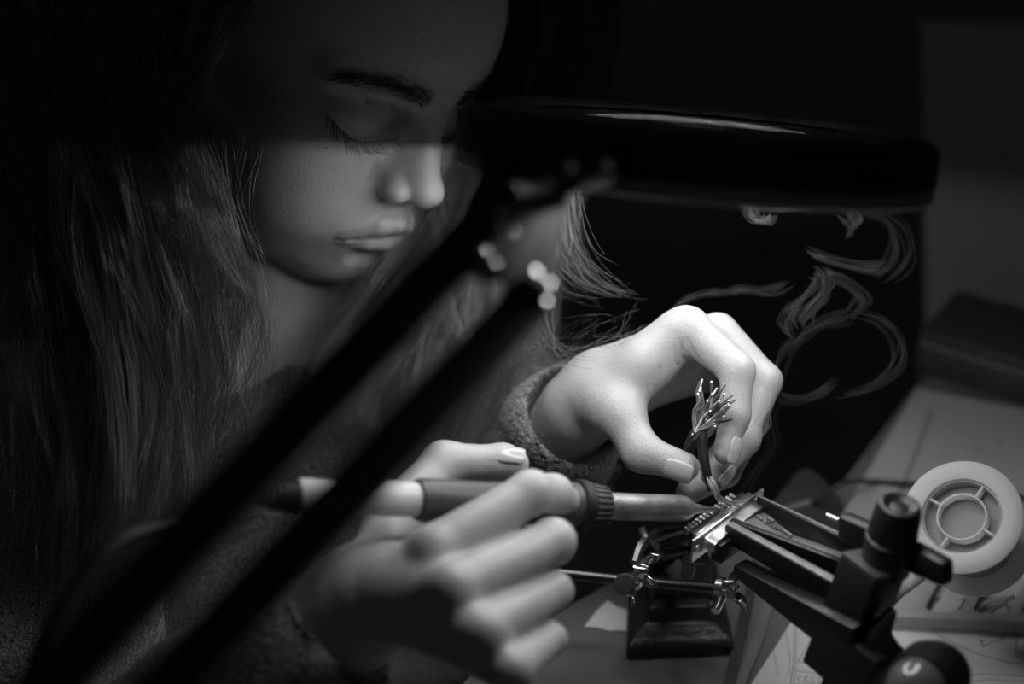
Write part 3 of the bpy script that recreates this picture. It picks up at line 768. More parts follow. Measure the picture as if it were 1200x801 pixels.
# ------------------------------------------------------------------ soldering iron in her right hand
TIP, END = P(841, 597, 65.1), P(304, 579, 54.8)
def ipx(px):
    lo_, hi_ = 0., 1.
    for _ in range(40):
        m_ = (lo_ + hi_) / 2; p_ = TIP + (END - TIP) * m_
        if 600 + FPX * p_[0] / p_[2] > px: lo_ = m_
        else: hi_ = m_
    return TIP + (END - TIP) * lo_
iron = thing('soldering_iron', 'soldering iron with dark grip and worn metal barrel in her right hand', 'soldering iron', W(ipx(690)))
def iseg(x0, x1, prof, name, m, seg=40, par=iron):
    a = W(ipx(x0)); b = W(ipx(x1)); L_ = np.linalg.norm(b - a)
    return MB().lathe(a, b - a, [(t * L_, r / 100) for t, r in prof], seg).done(name, m, par)
iseg(841, 806, [(0, .03), (.04, .06), (.55, .20), (.9, .30), (1, .33)], 'tip', 'usedsteel', 24)
iseg(810, 706, [(0, .36), (.02, .46), (.07, .56), (.12, .60), (1, .60)], 'barrel', 'usedsteel')
c0 = iseg(710, 684, [(0, .72), (.06, .80), (.85, .94), (1, .98)], 'collar', 'darkgrey')
a = ipx(708); b = ipx(688); axn = (b - a) / np.linalg.norm(b - a); e1 = np.cross(axn, [0, 1, 0]); e1 /= np.linalg.norm(e1); e2 = np.cross(axn, e1)
for i in range(22):
    th = i / 22 * 2 * math.pi; n_ = e1 * math.cos(th) + e2 * math.sin(th)
    MB().beam(W(a + n_ * .80), W(b + n_ * .93), .0012, .0014, .0016, .0016, (W(a + n_) - W(a)) * 100, .0003).done('rib', 'darkgrey', c0)
iseg(686, 674, [(0, 1.0), (.1, 1.10), (.85, 1.12), (1, 1.02)], 'flange', 'blacksoft')
iseg(676, 488, [(0, .95), (.03, .99), (.15, .90), (.6, .86), (.97, .90), (1, .84)], 'grip', 'darkgrey')
iseg(495, 348, [(0, .50), (.02, .64), (.06, .72), (.5, .72), (.97, .70), (1, .66)], 'sleeve', 'pale')
sr = iseg(352, 304, [(0, .60), (.1, .64), (1, .42)], 'strain_relief', 'darkgrey')
for i in range(6):
    x0 = 346 - i * 7
    iseg(x0, x0 - 4, [(0, .66 - i * .035), (.5, .74 - i * .035), (1, .66 - i * .035)], 'rib', 'darkgrey', 32, sr)
MB().tube([W(END), PW(262, 592, 53), PW(200, 610, 51), PW(130, 640, 48.5), PW(70, 715, 47), PW(32, 800, 46), PW(0, 960, 44)], .0026, 12, 50).done('cord', 'blacksoft', iron)

# ------------------------------------------------------------------ D-sub connector
C0, C1 = PW(811, 646, 63.5), PW(893, 584, 66.9)
cc = (C0 + C1) / 2; CA = (C1 - C0); CLn = np.linalg.norm(CA); CA /= CLn
CZ = np.array([0, 0, 1.0]); CZ = CZ - (CZ @ CA) * CA; CZ /= np.linalg.norm(CZ)
CM = np.cross(CA, CZ)                       # mating side, right and towards the viewer
conn = thing('pin_connector', 'metal D-shaped pin connector held in the black clamp jaws', 'connector', cc)
ax3 = (CA, CM, CZ); hl = CLn / 2
MB().box(cc, ax3, (hl, .0005, .0062), .0002).done('flange', 'tinned', conn)
MB().box(cc - CM * .0024, ax3, (hl * .80, .0020, .0049), .0005).done('rear_shell', 'tinned', conn)
MB().box(cc - CM * .0056, ax3, (hl * .76, .0016, .0040), .0003).done('insulator', 'blacksoft', conn)
dsh = []
for t in np.linspace(0, 2 * math.pi, 48, endpoint=False):
    u = math.copysign(abs(math.cos(t)) ** .35, math.cos(t)); v_ = math.copysign(abs(math.sin(t)) ** .5, math.sin(t))
    dsh.append(cc + CM * .0004 + CA * u * (hl * .72 + v_ * .0006) + CZ * v_ * .0042)
MB().prism(dsh, CM * .0062).done('d_shell', 'tinned', conn)
ins = [cc + CM * .0064 + (p - cc - CM * .0004) * .9 for p in dsh]
fc = MB().prism(ins, CM * .0004).done('socket_face', 'darkgrey', conn)
for row, nn_ in ((.0014, 13), (-.0014, 12)):
    for i in range(nn_):
        u = (i - (nn_ - 1) / 2) * (hl * 1.40 / 13)
        p0 = cc - CM * .0068 + CA * u + CZ * row
        MB().lathe(p0, -CM, [(0, .0008), (.0030, .0008), (.0032, .0012), (.0048, .0012), (.0050, .0007), (.0042, .0005)], 10).done('solder_cup', 'wire', conn)
        MB().rod(cc + CM * .0066 + CA * u + CZ * row, cc + CM * .0069 + CA * u + CZ * row, .0005, seg=8).done('pin_hole', 'blacksoft', fc)
for sg in (-1, 1):
    c_ = cc + CA * sg * hl * .89
    MB().lathe(c_ - CM * .001, CM, [(0, .0022), (.0022, .0022), (.0022, .0014), (0, .0014), (0, .0022)], 24, caps=False).done('screw_hole', 'steel', conn)

# ------------------------------------------------------------------ the stripped cable in her left hand
cable = thing('stripped_cable', 'short black cable with frayed bare wires between thumb and fingertip', 'cable', PW(822, 535, 65.2))
MB().tube([PW(806, 528, 66.4), PW(815, 508, 65.6), PW(822, 505, 65.2), PW(824, 530, 65.0), PW(828, 552, 64.9), PW(834, 574, 65.0)], .0023, 12, 30, rs=[.0026, .0028, .0026, .0024, .0021, .0016]).done('jacket', 'blacksoft', cable)
R2 = random.Random(4)
tips = [(822, 520), (838, 500), (823, 444), (821, 455), (850, 451), (849, 462), (859, 463), (854, 470), (858, 491), (848, 488), (843, 470), (835, 462), (838, 478), (829, 470), (845, 496), (832, 482), (826, 487), (818, 462), (852, 480), (840, 456), (812, 506), (834, 448)]
tips += [(x_ + R2.uniform(-6, 6), y_ + R2.uniform(2, 14)) for x_, y_ in tips[2:8]]
for i, (tx, ty) in enumerate(tips):
    d0 = 65.2 + R2.uniform(-.4, .4); bx, by = 818 + R2.uniform(-7, 8), 510 + R2.uniform(-10, 6)
    mx, my = bx + (tx - bx) * .5 + R2.uniform(-5, 5), by + (ty - by) * .55 + R2.uniform(-3, 3)
    kx, ky = bx + (tx - bx) * .8 + R2.uniform(-3, 3), by + (ty - by) * .82
    d1 = 65 + R2.uniform(-.9, .7)
    MB().tube([PW(bx, by, d0), PW(mx, my, d0 + .1), PW(kx, ky, (d0 + d1) / 2), PW(tx, ty, d1)], .0006, 6, 9, rs=[.0006, .0007, .0006, .0005]).done('wire', 'wire' if i % 4 else 'darkgrey', cable)
    if i % 2: MB().sphere(PW(tx, ty, d1), .0008, 8).done('solder_bead', 'tinned', cable)
for i, (tx, ty) in enumerate([(849, 599), (856, 594), (862, 589), (867, 593), (873, 588), (845, 602)]):
    bx = 830 + R2.uniform(-3, 4)
    MB().tube([PW(bx, 562 + R2.uniform(-4, 4), 64.7), PW(bx + 6, 573 + R2.uniform(-3, 3), 64.6), PW(845 + R2.uniform(-2.5, 2.5), 585 + R2.uniform(-2.5, 2.5), 64.8 + R2.uniform(-.2, .2)), PW(tx, ty, 65.2)], .0006, 6, 12, rs=[.0005, .0007, .0007, .0005]).done('wire', 'wire', cable)

# ------------------------------------------------------------------ bench vise that holds the connector
vise = thing('bench_vise', 'black plastic bench vise with T-handle knob gripping the metal connector', 'vise', PW(1010, 840, 59))
MB().beam(PW(889, 588, 66.4), PW(1004, 646, 61.2), .0022, .0030, .006, .009, (0, 0, 1), .0004).done('jaw_rib', 'black', vise)
def strip_on(a_, b_, ha, hb, w_, w2):  # paler strip that paints the lit top face onto a black jaw bar
    MB().beam(a_ + [0, 0, ha / 2 + .0002], b_ + [0, 0, hb / 2 + .0002], w_, w2, .0012, .0012, (0, 0, 1), .0003).done('jaw_top_sheen', 'jaw', vise)
strip_on(PW(889, 588, 66.4), PW(1000, 644, 61.4), .006, .009, .0014, .0018)
strip_on(PW(854, 623, 64.25), PW(988, 700, 60.3), .009, .012, .0036, .0042)
wd = MB().prism([PW(858, 606, 64.9), PW(889, 596, 66.2), PW(930, 626, 64.4), PW(1012, 652, 61.2), PW(1012, 663, 61.0), PW(925, 634, 63.4)], (0, 0, -.004), .0003).done('jaw_plate', 'jaw', vise)
for (x0, y0), (x1, y1) in (((886, 606), (893, 611)), ((893, 611), (886, 613)), ((896, 615), (902, 613)), ((901, 620), (908, 617)), ((906, 624), (912, 618)), ((914, 621), (928, 630)), ((912, 625), (924, 633)), ((928, 630), (924, 633)), ((899, 608), (906, 613))):
    f_ = lambda x: 65.6 - (x - 880) * .036
    MB().beam(PW(x0, y0, f_(x0)), PW(x1, y1, f_(x1)), .0012, .0012, .0034, .0034, (0, 0, 1), .0002).done('raised_mark', 'jaw', wd)
MB().beam(PW(852, 622, 64.3), PW(992, 702, 60.2), .0040, .0048, .009, .012, (0, 0, 1), .0006).done('jaw_bar', 'black', vise)
MB().beam(PW(856, 614, 64.9), PW(1000, 672, 61.3), .003, .003, .006, .010, (0, 0, 1), .0005).done('jaw_web', 'black', vise)
MB().beam(PW(846, 636, 64.6), PW(858, 642, 64.2), .016, .016, .010, .010, (0, 0, 1), .0008).done('jaw_tip', 'black', vise)
MB().beam(PW(866, 664, 64.4), PW(1012, 752, 59.4), .008, .016, .006, .022, (0, 0, 1), .001).done('lower_bar', 'black', vise)
VV = W(P(1052, 595, 58.6)) - W(P(1012, 700, 60.2)); VV /= np.linalg.norm(VV)
JD = PW(1010, 690, 60) - PW(870, 620, 65.5); JD -= (JD @ VV) * VV; JD /= np.linalg.norm(JD); JS = np.cross(VV, JD)
vx = (JD, JS, VV)
MB().box(PW(1008, 703, 60.0), vx, (.0100, .0100, .0175), .001).done('slide_block', 'black', vise)
MB().box(PW(1008, 703, 60.0) + VV * .0183, vx, (.0100, .0100, .0010), .0004).done('block_cap', 'darkgrey', vise)
MB().box(PW(1003, 770, 60.2), vx, (.0170, .0115, .0120), .0015).done('lower_block', 'black', vise)
MB().box(PW(988, 815, 60.6), vx, (.0075, .0080, .0150), .001).done('neck', 'black', vise)
zb = PW(988, 815, 60.6); 
MB().rod((zb[0], zb[1], .006), zb, .010).done('column', 'black', vise)
MB().lathe((zb[0], zb[1], 0), (0, 0, 1), [(0, .038), (.005, .038), (.009, .030), (.010, .0)], 40).done('suction_foot', 'black', vise)
ka, kb = PW(1036, 665, 59.7), PW(1055, 590, 58.0)
L_ = np.linalg.norm(kb - ka)
kn = MB().lathe(ka, kb - ka, [(0, .0098), (.001, .0106), (L_ * .42, .0102), (L_ * .44, .0108), (L_ * .48, .0108), (L_ * .50, .0100), (L_ * .93, .0092), (L_ * .985, .0085), (L_, .0072), (L_ * .985, .0062), (L_ * .95, .0040), (L_ * .965, .002), (L_ * .965, 0)], 48).done('tightening_knob', 'black', vise)
for i in range(16):
    th = i / 16 * 2 * math.pi; zz = (kb - ka) / L_; a_ = np.cross(zz, [1, 0, 0]); a_ /= np.linalg.norm(a_); b_ = np.cross(zz, a_); n_ = a_ * math.cos(th) + b_ * math.sin(th)
    MB().beam(ka + zz * L_ * .52 + n_ * .0098, ka + zz * L_ * .92 + n_ * .0090, .0010, .0010, .0008, .0008, n_, .0002).done('grip_rib', 'black', kn)
MB().beam(PW(986, 614, 61.6), PW(1030, 634, 60.2), .0075, .0080, .0125, .0130, (0, 0, 1), .0022).done('handle_wing', 'black', vise)
MB().beam(PW(1068, 650, 58.8), PW(1112, 672, 57.2), .0080, .0075, .0130, .0115, (0, 0, 1), .0022).done('handle_wing', 'black', vise)
MB().rod(PW(969, 603, 62.2), PW(990, 612, 61.4), .0010).done('screw_end', 'chrome', vise)
MB().prism([PW(1018, 748, 58.6), PW(1030, 732, 58.4), PW(1049, 713, 58.2), PW(1053, 718, 58.2), PW(1046, 742, 58.4), PW(1064, 768, 58.4), PW(1040, 786, 58.6), PW(1012, 788, 58.8)], AF * .010, .0015).done('lever', 'black', vise)
MB().sphere(PW(1076, 806, 56.6), .0128, 40).done('ball', 'ball', vise)
bs = PW(1076, 806, 56.6); bd = W(P(1106, 783, 58.0)) - bs; bd /= np.linalg.norm(bd)
MB().lathe(bs + bd * .001, bd, [(0, .0132), (.001, .0146), (.012, .0152), (.020, .0120), (.024, .006), (.0245, 0)], 48, caps=False).done('ball_socket', 'black', vise)

# ------------------------------------------------------------------ helping hands: iron base, rod, clips
hh = thing('helping_hands', 'small cast iron base with chrome rod and wing nuts', 'clamp stand', D(795, 740))
b00, b10, b01, b11 = D(733, 773), D(860, 768), D(737, 668), D(838, 664)
def lift(p, z): return np.array([p[0], p[1], z])
hb = bmesh.new()
low = [lift(p, 0) for p in (b00, b10, b11, b01)]; cen = sum(low) / 4
vs = [hb.verts.new(p) for p in low] + [hb.verts.new(lift(p, .007)) for p in low] + [hb.verts.new(lift(cen + (p - cen) * .90, .010)) for p in low]
vs += [hb.verts.new(lift(cen + (p - cen) * .62, .012)) for p in low] + [hb.verts.new(lift(cen + (p - cen) * .56, .020)) for p in low]
for r_ in range(4):
    for i in range(4):
        j = (i + 1) % 4; hb.faces.new((vs[r_ * 4 + i], vs[r_ * 4 + j], vs[r_ * 4 + 4 + j], vs[r_ * 4 + 4 + i]))
hb.faces.new([vs[i] for i in (3, 2, 1, 0)]); hb.faces.new([vs[16 + i] for i in range(4)])
bmesh.ops.recalc_face_normals(hb, faces=hb.faces)
bmesh.ops.bevel(hb, geom=list(hb.edges), offset=.0013, segments=3, profile=.5, affect='EDGES')
me = bpy.data.meshes.new('base'); hb.to_mesh(me); hb.free(); me.polygons.foreach_set('use_smooth', [True] * len(me.polygons)); me.set_sharp_from_angle(angle=math.radians(25)); link('base', me, 'iron', hh)
ra_, rb_ = PW(560, 662, 69.5), PW(846, 690, 68.0)
MB().rod(ra_, rb_, .0027).done('rod', 'darksteel', hh)
mid = PW(742, 680, 68.5)
bxd = (b10 - b00) / np.linalg.norm(b10 - b00); byd = np.array([-bxd[1], bxd[0], 0])
MB().box(lift(cen - byd * .004, .027), (bxd, byd, XYZ[2]), (.0165, .0100, .0140), .0015, .86).done('post', 'iron', hh)
MB().rod(lift(cen - byd * .0155 - bxd * .0165, .0165), lift(cen - byd * .0155 + bxd * .0165, .0165), .0030).done('highlight_roll', 'iron', hh)  # roll added at the block's front foot to catch a bar of highlight
MB().rod(lift(cen, .038), PW(789, 688, 68.6), .0040).done('stem', 'iron', hh)
MB().sphere(mid, .0055, 20).done('joint', 'chrome', hh)
MB().rod(PW(731, 684, 66.8), PW(736, 683, 67.8), .0050).done('screw_cap', 'darkgrey', hh)
def wingnut(c, d, w_, s_=1.0):
    """hub with two wings, axis d, wings along w_"""
    d = d / np.linalg.norm(d); w_ = w_ - (w_ @ d) * d; w_ /= np.linalg.norm(w_); t = np.cross(d, w_)
    m_ = MB().lathe(c - d * .003 * s_, d, [(0, .0030 * s_), (.004 * s_, .0028 * s_), (.006 * s_, .0020 * s_), (.006 * s_, 0)], 20)
    for sg in (-1, 1):
        m_.prism([c + w_ * sg * x * s_ + d * y * s_ - t * .0007 * s_ for x, y in ((.0015, -.002), (.005, 0), (.0075, .004), (.0070, .0075), (.0045, .0070), (.002, .003))], t * .0014 * s_, .0003)
    m_.done('wing_nut', 'chrome', hh)
wingnut(PW(752, 668, 67.8), AX * .8 + AF * -.3, AD * -.8 + AX * .4, 1.1)
wingnut(PW(741, 694, 67.6), AX * .2 - AF, AD + AX * -.2, .8)
wingnut(PW(855, 686, 67.4), AX + AF * -.2, AD * -.9 + AX * .2, 1.15)
wingnut(PW(861, 697, 67.0), AX * .5 - AF, AD * .9 + AX * .5, .95)
MB().rod(PW(850, 692, 67.8), PW(838, 716, 66.8), .0022).done('screw', 'chrome', hh)
MB().lathe(PW(838, 686, 67.8), W(P(856, 690, 67.6)) - PW(838, 686, 67.8), [(0, .0042), (.003, .0050), (.007, .0048), (.010, .0036)], 20).done('joint', 'steel', hh)
# crocodile clip behind the iron
MB().tube([PW(744, 660, 68.5), PW(752, 640, 69), PW(768, 628, 69.5), PW(800, 620, 70.5)], .0032, 10, 14, rs=[.003, .004, .0042, .0025]).done('clip', 'darksteel', hh)
MB().tube([PW(750, 664, 68.6), PW(772, 652, 69), PW(802, 646, 70)], .0026, 10, 12, rs=[.003, .0035, .002]).done('clip_jaw', 'darksteel', hh)
MB().tube([PW(752, 618, 69.2), PW(760, 634, 69), PW(772, 642, 69)], .0020, 8, 10).done('clip_lever', 'chrome', hh)
MB().lathe(PW(789, 664, 71), W(P(789, 664, 69.5)) - PW(789, 664, 71), [(0, .011), (.010, .011), (.012, .010), (.012, .0048), (.0125, .0048), (.0125, 0)], 40).done('turn_knob', 'iron', hh)
MB().lathe(PW(789, 664, 69.72), W(P(789, 664, 69.5)) - PW(789, 664, 71), [(0, .0045), (.0008, .0045), (.0010, .0040), (.001, 0)], 24).done('knob_disc', 'darkgrey', hh)

# ------------------------------------------------------------------ papers on the desk
def sheet(name, label, pts, z, m, th=.0004, cat='paper'):
    t = thing(name, label, cat, lift(sum(pts) / len(pts), z))
    MB().prism([lift(p, z) for p in pts], (0, 0, th)).done('sheet', m, t, 0); return t
def ink(par, pxs_, z, w_=.00035, m='ink', closed=False):
    pts = [D(x, y, z * 100) for x, y in pxs_]
    if closed: pts.append(pts[0])
    b_ = MB()
    for a_, c_ in zip(pts[:-1], pts[1:]): b_.beam(lift(a_, z), lift(c_, z), w_, w_, .00008, .00008)
    return b_.done('pen_line', m, par, 0)
d1 = sheet('drawing', 'white paper with pen sketch under the vise and grey tray', [D(874, 812), D(936, 716), D(1010, 650), D(1290, 700), D(1400, 960), D(780, 960)], .0003, 'paper')
z_ = .00078
ink(d1, [(1092, 738), (1104, 746), (1125, 757), (1150, 767), (1180, 775), (1215, 780)], z_)
ink(d1, [(1147, 744), (1176, 745), (1173, 751)], z_); ink(d1, [(1146, 748), (1152, 751), (1150, 755), (1157, 757)], z_); ink(d1, [(1160, 752), (1167, 751), (1170, 748)], z_)
ink(d1, [(1148, 752), (1156, 749)], z_); ink(d1, [(1151, 757), (1160, 754)], z_)
ink(d1, [(1215, 763), (1190, 762), (1192, 745), (1215, 746)], z_); ink(d1, [(1198, 758), (1204, 757), (1206, 753)], z_)
ink(d1, [(1100, 793), (1150, 789), (1215, 792)], z_, m='pencil'); ink(d1, [(1120, 799), (1160, 796), (1215, 799)], z_, m='pencil')
ink(d1, [(930, 722), (931, 750), (930, 775), (925, 810)], z_); ink(d1, [(933, 722), (934, 750), (933, 775), (929, 810)], z_, m='pencil')
ink(d1, [(921, 742), (926, 770), (924, 790)], z_, m='pencil'); ink(d1, [(906, 760), (912, 790)], z_, m='pencil')
ink(d1, [(951, 748), (935, 775), (966, 780)], z_, m='pencil'); ink(d1, [(932, 785), (965, 790)], z_, m='pencil'); ink(d1, [(930, 801), (970, 801)], z_, m='pencil')
for i, lt in enumerate([[(939, 792), (934, 795), (938, 799)], [(942, 799), (943, 792), (947, 793), (943, 796), (948, 799)], [(956, 792), (951, 793), (951, 799), (956, 799)], [(951, 796), (955, 796)], [(959, 799), (960, 792), (964, 794), (964, 798), (959, 799)]]):
    ink(d1, lt, z_, .0003, 'pencil')
ink(d1, [(1010, 795), (1045, 790)], z_, m='pencil'); ink(d1, [(1005, 801), (1045, 797)], z_, m='pencil')
scrap = tag(MB().prism([D(684, 736), D(700, 716), D(712, 705), D(722, 712), D(735, 716), D(734, 741), D(724, 740), D(714, 741), D(700, 737)], (0, 0, .0015), .0005).done('paper_scrap', 'paper'), 'small torn pale scrap beside the iron base', 'scrap')

# grey card folder lying under the spool, and the dark case at its back edge
fo = sheet('card_folder', 'light grey card with a faint sketch under and behind the spool', [D(958, 652, .4), D(1074, 455, .4), D(1330, 505, .4), D(1330, 700, .4), D(1040, 700, .4)], .0012, 'greypaper', .003, 'folder')
z_ = .0045
for st_ in ([(1100, 533), (1106, 531), (1112, 534)], [(1140, 528), (1146, 524), (1152, 529), (1146, 532)], [(1165, 520), (1172, 515), (1176, 522)], [(1160, 532), (1170, 529), (1178, 533)]): ink(fo, st_, z_, .0009, 'pencil')
ink(fo, [(1093, 480), (1050, 590)], z_, .0025, 'pencil')
MB().tube([D(940, 600, .2), PW(985, 568, 80), D(1020, 564, .8), D(1060, 566, .8), D(1130, 572, .8), D(1300, 600, .6)], .0016, 10, 40).done('lead', 'darkgrey'); 
ld = bpy.data.objects['lead']; tag(ld, 'thin dark lead crossing the grey card behind the spool', 'wire')
ca = D(1066, 440, 0); cb = D(1330, 522, 0); cdv = (cb - ca) / np.linalg.norm(cb - ca); cn = np.array([-cdv[1], cdv[0], 0])
case = thing('tool_case', 'flat dark case lying at the back of the grey card', 'case', (ca + cb) / 2)
cc_ = (ca + cb) / 2 + cn * .041; cx_ = (cdv, cn, np.array([0, 0, 1.0])); hl_ = np.linalg.norm(cb - ca) / 2
MB().box(lift(cc_, .0125), cx_, (hl_, .036, .0120), .004).done('case_body', 'darkgrey', case)
MB().box(lift(cc_, .0290), cx_, (hl_, .036, .0040), .0025).done('case_lid', 'darkgrey', case)
MB().box(lift(cc_ - cn * .0368, .0246), cx_, (hl_ * .98, .0012, .0010), .0003).done('lid_seam', 'midgrey', case)

# ------------------------------------------------------------------ grey tray with slots, and the bits in it
TH = .010
ty = [D(1020, 738, 0), D(1290, 750, 0)]
td = (ty[1] - ty[0]); TL = np.linalg.norm(td); td /= TL
tn = D(1099, 680) - D(1076, 722); tn = lift(tn, 0) / np.linalg.norm(tn[:2]); o_ = lift(ty[0], 0)
tray = thing('parts_tray', 'grey plastic parts tray with slots under the white spool', 'tray', o_ + td * TL / 2)
TW = .060
def tp(u, v, z): return o_ + td * u + tn * v + np.array([0, 0, z])
def tpr(uv, z0, z1, bev=.0005, name='tray_wall'):
    return MB().prism([tp(u, v, z0) for u, v in uv], (0, 0, z1 - z0), bev).done(name, 'tray', tray)
tpr([(0, 0), (TL, 0), (TL, TW), (0, TW)], .0009, .0025, .0003, 'tray_bottom')
tpr([(0, 0), (TL, 0), (TL, .0065), (0, .0065)], .0025, TH); tpr([(0, TW - .005), (TL, TW - .005), (TL, TW), (0, TW)], .0025, TH)
SU = [.0235 + i * .0245 for i in range(4)]; SW = .0190; prev = 0
for u in SU + [TL]:
    tpr([(prev, .0065), (u, .0065), (u, TW - .005), (prev, TW - .005)], .0025, TH, 0 if False else .0003); prev = u + SW
for u in SU:
    for uu, su in ((u, 1), (u + SW, -1)):
        for cv, sv in ((.0062, 1), (TW - .0047, -1)):
            RC = .0058
            tpr([(uu, cv)] + [(uu + su * RC * (1 - math.sin(a_)), cv + sv * RC * (1 - math.cos(a_))) for a_ in np.linspace(0, math.pi / 2, 9)], .0025, TH - .0002, 0, 'slot_corner')
tag(MB().prism([tp(SU[0] + .003, .010, .0027), tp(SU[0] + .014, .010, .0027), tp(SU[0] + .0165, .018, .0027), tp(SU[0] + .016, .034, .0027), tp(SU[0] + .010, .038, .0027), tp(SU[0] + .004, .030, .0027), tp(SU[0] + .0045, .022, .0027), tp(SU[0] + .0025, .020, .0027)], (0, 0, .0022), .0006).done('label_scrap', 'pale'), 'pale notched scrap lying in the first tray slot', 'scrap')
tag(MB().tube([tp(SU[1] + .003, .009, .004), tp(SU[1] + .002, .018, .0055), tp(SU[1] + .008, .024, .006), tp(SU[1] + .015, .022, .005), tp(SU[1] + .016, .012, .004)], .0009, 8, 24).done('wire_offcut', 'pale'), 'pale looped wire offcut lying in the second tray slot', 'wire', 'wire offcuts in the second tray slot')
tag(MB().tube([tp(SU[1] + .006, .010, .0045), tp(SU[1] + .011, .016, .006), tp(SU[1] + .017, .026, .0085)], .0007, 8, 16).done('wire_offcut', 'tinned'), 'straight shiny wire offcut in the second tray slot', 'wire', 'wire offcuts in the second tray slot')

# ------------------------------------------------------------------ spool
fcen = P(1127, 605, 66.8); rcen = P(1143, 634, 69.6)
sa = W(fcen) - W(rcen); sL = np.linalg.norm(sa); sa /= sL; so_ = W(rcen)
sp = thing('solder_spool', 'white plastic spool tilted against the grey tray', 'spool', so_ - np.array([0, 0, .02]))
R_f, R_i = .0276, .0186
def flange(t0, t1, nm):
    MB().lathe(so_, sa, [(t0, R_i), (t0, R_f - .001), (t0 + .0004, R_f), (t1 - .0006, R_f), (t1, R_f - .0010), (t1 + .0003, R_f - .004), (t1 + .0003, R_i + .002), (t1 - .0002, R_i), (t0, R_i)], 96, caps=False).done(nm, 'spool', sp)
flange(-.0015, .0015, 'flange'); flange(sL - .0015, sL + .0015, 'flange')
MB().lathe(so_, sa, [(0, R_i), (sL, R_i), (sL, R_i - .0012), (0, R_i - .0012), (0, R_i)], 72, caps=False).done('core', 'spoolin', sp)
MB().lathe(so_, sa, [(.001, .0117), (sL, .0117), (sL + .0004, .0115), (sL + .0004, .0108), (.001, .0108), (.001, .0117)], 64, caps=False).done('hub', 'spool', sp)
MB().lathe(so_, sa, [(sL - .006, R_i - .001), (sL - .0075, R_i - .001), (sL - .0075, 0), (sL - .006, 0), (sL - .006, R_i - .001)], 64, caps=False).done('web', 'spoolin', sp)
s1 = np.cross(sa, XYZ[0]); s1 /= np.linalg.norm(s1); s2 = np.cross(sa, s1)
up_s = -AD - (-AD @ sa) * sa; up_s /= np.linalg.norm(up_s); rt_s = np.cross(up_s, sa)
for dg in (62, 152, 242, 332):
    v_ = rt_s * math.cos(math.radians(dg)) + up_s * math.sin(math.radians(dg))
    b_ = so_ + sa * (sL - .003)
    MB().beam(b_ + v_ * .0114, b_ + v_ * .0178, .0011, .0011, .0058, .0058, sa, .0002).done('spoke', 'spool', sp)

# ------------------------------------------------------------------ tweezers, small phone-like box, plastic offcut
tw = thing('tweezers', 'grey metal tweezers lying left of the drawing', 'tweezers', D(880, 770))
def strip(pts, wds, z0, nm, m):
    P3 = [D(x, y, z0 * 100) for x, y in pts]; b_ = MB()
    for i in range(len(P3) - 1):
        b_.beam(lift(P3[i], z0), lift(P3[i + 1], z0), wds[i], wds[i + 1], .0010, .0010)
    return b_.done(nm, m, tw)
strip([(885, 655), (878, 700), (868, 745), (850, 815)], [.0025, .006, .0062, .004], .0032, 'arm', 'darkgrey')
strip([(912, 668), (900, 710), (886, 755), (862, 815)], [.0025, .0055, .0055, .004], .0030, 'arm', 'midgrey')
strip([(864, 770), (848, 825)], [.004, .008], .0050, 'join', 'darkgrey')
bx = sheet('rounded_box', 'flat dark grey rounded box behind the clamp jaws', [D(904, 606), D(930, 572), D(938, 566), D(950, 567), D(958, 574), D(984, 602), D(986, 640), D(930, 640)], .0003, 'darkgrey', .010, 'box')
MB().beam(D(916, 598, 1.1), D(950, 587, 1.1), .004, .004, .0010, .0010).done('light_strip', 'midgrey', bx)
oc = thing('plastic_offcut', 'curved strip of clear grey plastic leaning behind the vise block', 'offcut', PW(1040, 730, 63.5))
pts = [[(1016, 735), (1040, 672)], [(1030, 728), (1056, 664)], [(1045, 712), (1074, 668)], [(1056, 700), (1084, 680)]]
V3 = []; 
for i, (a_, b_) in enumerate(pts):
    for j in range(6):
        t = j / 5; V3.append(PW(a_[0] + (b_[0] - a_[0]) * t, a_[1] + (b_[1] - a_[1]) * t, 63.2 - i * .3 - math.sin(t * math.pi) * .3))
F3 = np.array([(i * 6 + j, i * 6 + j + 1, (i + 1) * 6 + j + 1, (i + 1) * 6 + j) for i in range(3) for j in range(5)])
o = link('strip', np_mesh('strip', np.array(V3), F3), 'midgrey', oc); md = o.modifiers.new('s', 'SOLIDIFY'); md.thickness = .0008

# ------------------------------------------------------------------ upright board behind the desk
tl_, bl_ = PW(1082, 27, 95), PW(1087, 430, 104)
bz_ = bl_ * [1, 1, 0] + [0, 0, -.758]
bw_ = np.array([.75, -.03, 0])
bd_ = thing('upright_board', 'tall plain grey board standing behind the dark case', 'board', bz_ + bw_ / 2)
MB().prism([bl_, bl_ + bw_, tl_ + bw_, tl_], (0, .012, 0), .001).prism([bz_, bz_ + bw_, bl_ + bw_, bl_], (0, .012, 0)).done('board', 'panel', bd_)

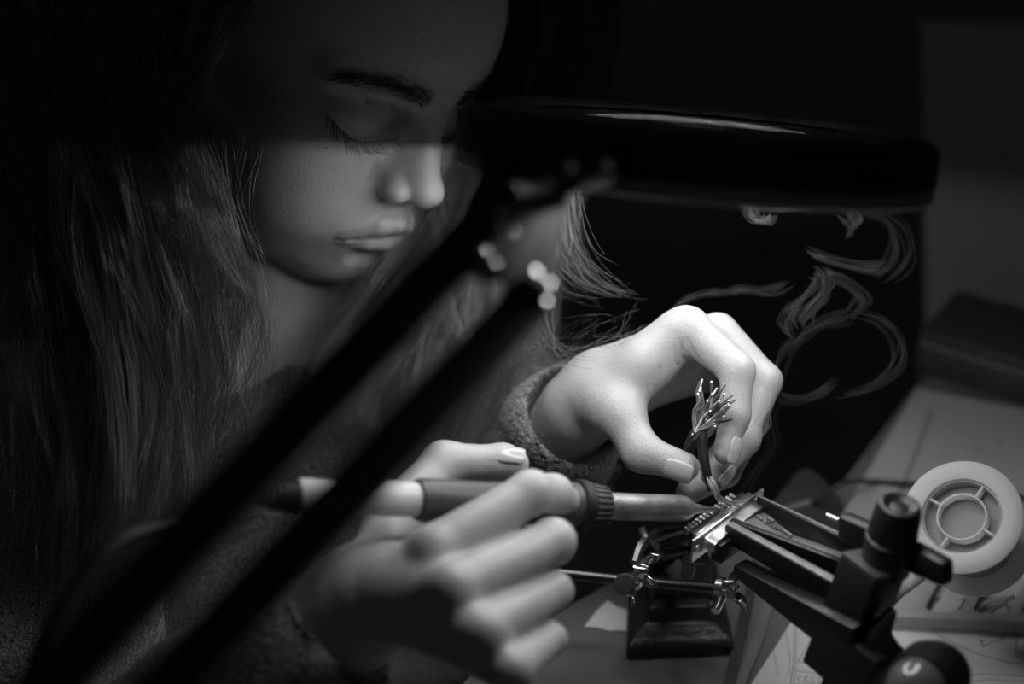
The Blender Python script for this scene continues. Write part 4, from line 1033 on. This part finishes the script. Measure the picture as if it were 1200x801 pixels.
# ------------------------------------------------------------------ smoke from the joint
smk = thing('solder_smoke', 'thin wisps of solder smoke curling above the hand', 'smoke', PW(960, 380, 68))
wis = [([(883, 236), (880, 246), (886, 257), (898, 257), (905, 252)], 4, .7), ([(868, 236), (880, 240), (905, 242), (940, 240), (985, 240)], 4, .5),
       ([(992, 240), (1000, 250), (1006, 262), (1003, 272)], 8, .9), ([(1006, 250), (1030, 248), (1048, 262), (1054, 290), (1046, 312), (1030, 325)], 9, .45),
       ([(945, 292), (960, 300), (990, 308), (1020, 312), (1040, 306)], 5, .45), ([(944, 380), (938, 368), (945, 352), (958, 340), (965, 325), (955, 318)], 8, .6),
       ([(936, 378), (950, 365), (966, 352), (968, 335), (962, 320)], 4, .7), ([(925, 392), (918, 380), (925, 362), (940, 350)], 6, .35),
       ([(1000, 368), (1030, 378), (1052, 400), (1050, 430), (1020, 455), (985, 465)], 5, .4), ([(900, 455), (930, 468), (960, 462), (980, 445)], 5, .35),
       ([(840, 345), (870, 338), (900, 342), (925, 332)], 5, .35), ([(765, 378), (800, 350), (830, 342), (860, 342)], 5, .25), ([(930, 400), (960, 380), (1000, 372)], 7, .3),
       ([(890, 470), (905, 440), (915, 415), (935, 395)], 6, .25), ([(868, 590), (880, 560), (905, 520), (900, 490), (915, 460)], 5, .14), ([(960, 320), (990, 330), (1010, 350), (995, 372)], 7, .3)]
R5 = np.random.default_rng(3)
for i, (pp, wpx, den) in enumerate(wis):
    b_ = MB(); dens = []
    nf = 7
    for k_ in range(nf):
        d_ = 67.5 + (i * 37 % 7) * .45 + R5.normal() * .2
        ox, oy = R5.normal(size=2) * wpx * .75; ph = R5.random() * 6
        pts_ = [PW(x + ox + 2.0 * math.sin(j * 1.7 + ph), y + oy + 2.0 * math.cos(j * 1.3 + ph), d_ + .4 * math.sin(x * .05 + ph)) for j, (x, y) in enumerate(pp)]
        r_ = (wpx * .45 + 1.0) / 2500 * R5.uniform(.5, 1.4)
        b_.tube(pts_, 1, 10, 36, rs=[.1 * r_, r_, .7 * r_, 1.2 * r_, .1 * r_])
    o = b_.done('wisp', 'smoke', smk, 180)
    at = o.data.attributes.new('thin', 'FLOAT', 'POINT'); at.data.foreach_set('value', np.full(len(o.data.vertices), den * .05, np.float32))
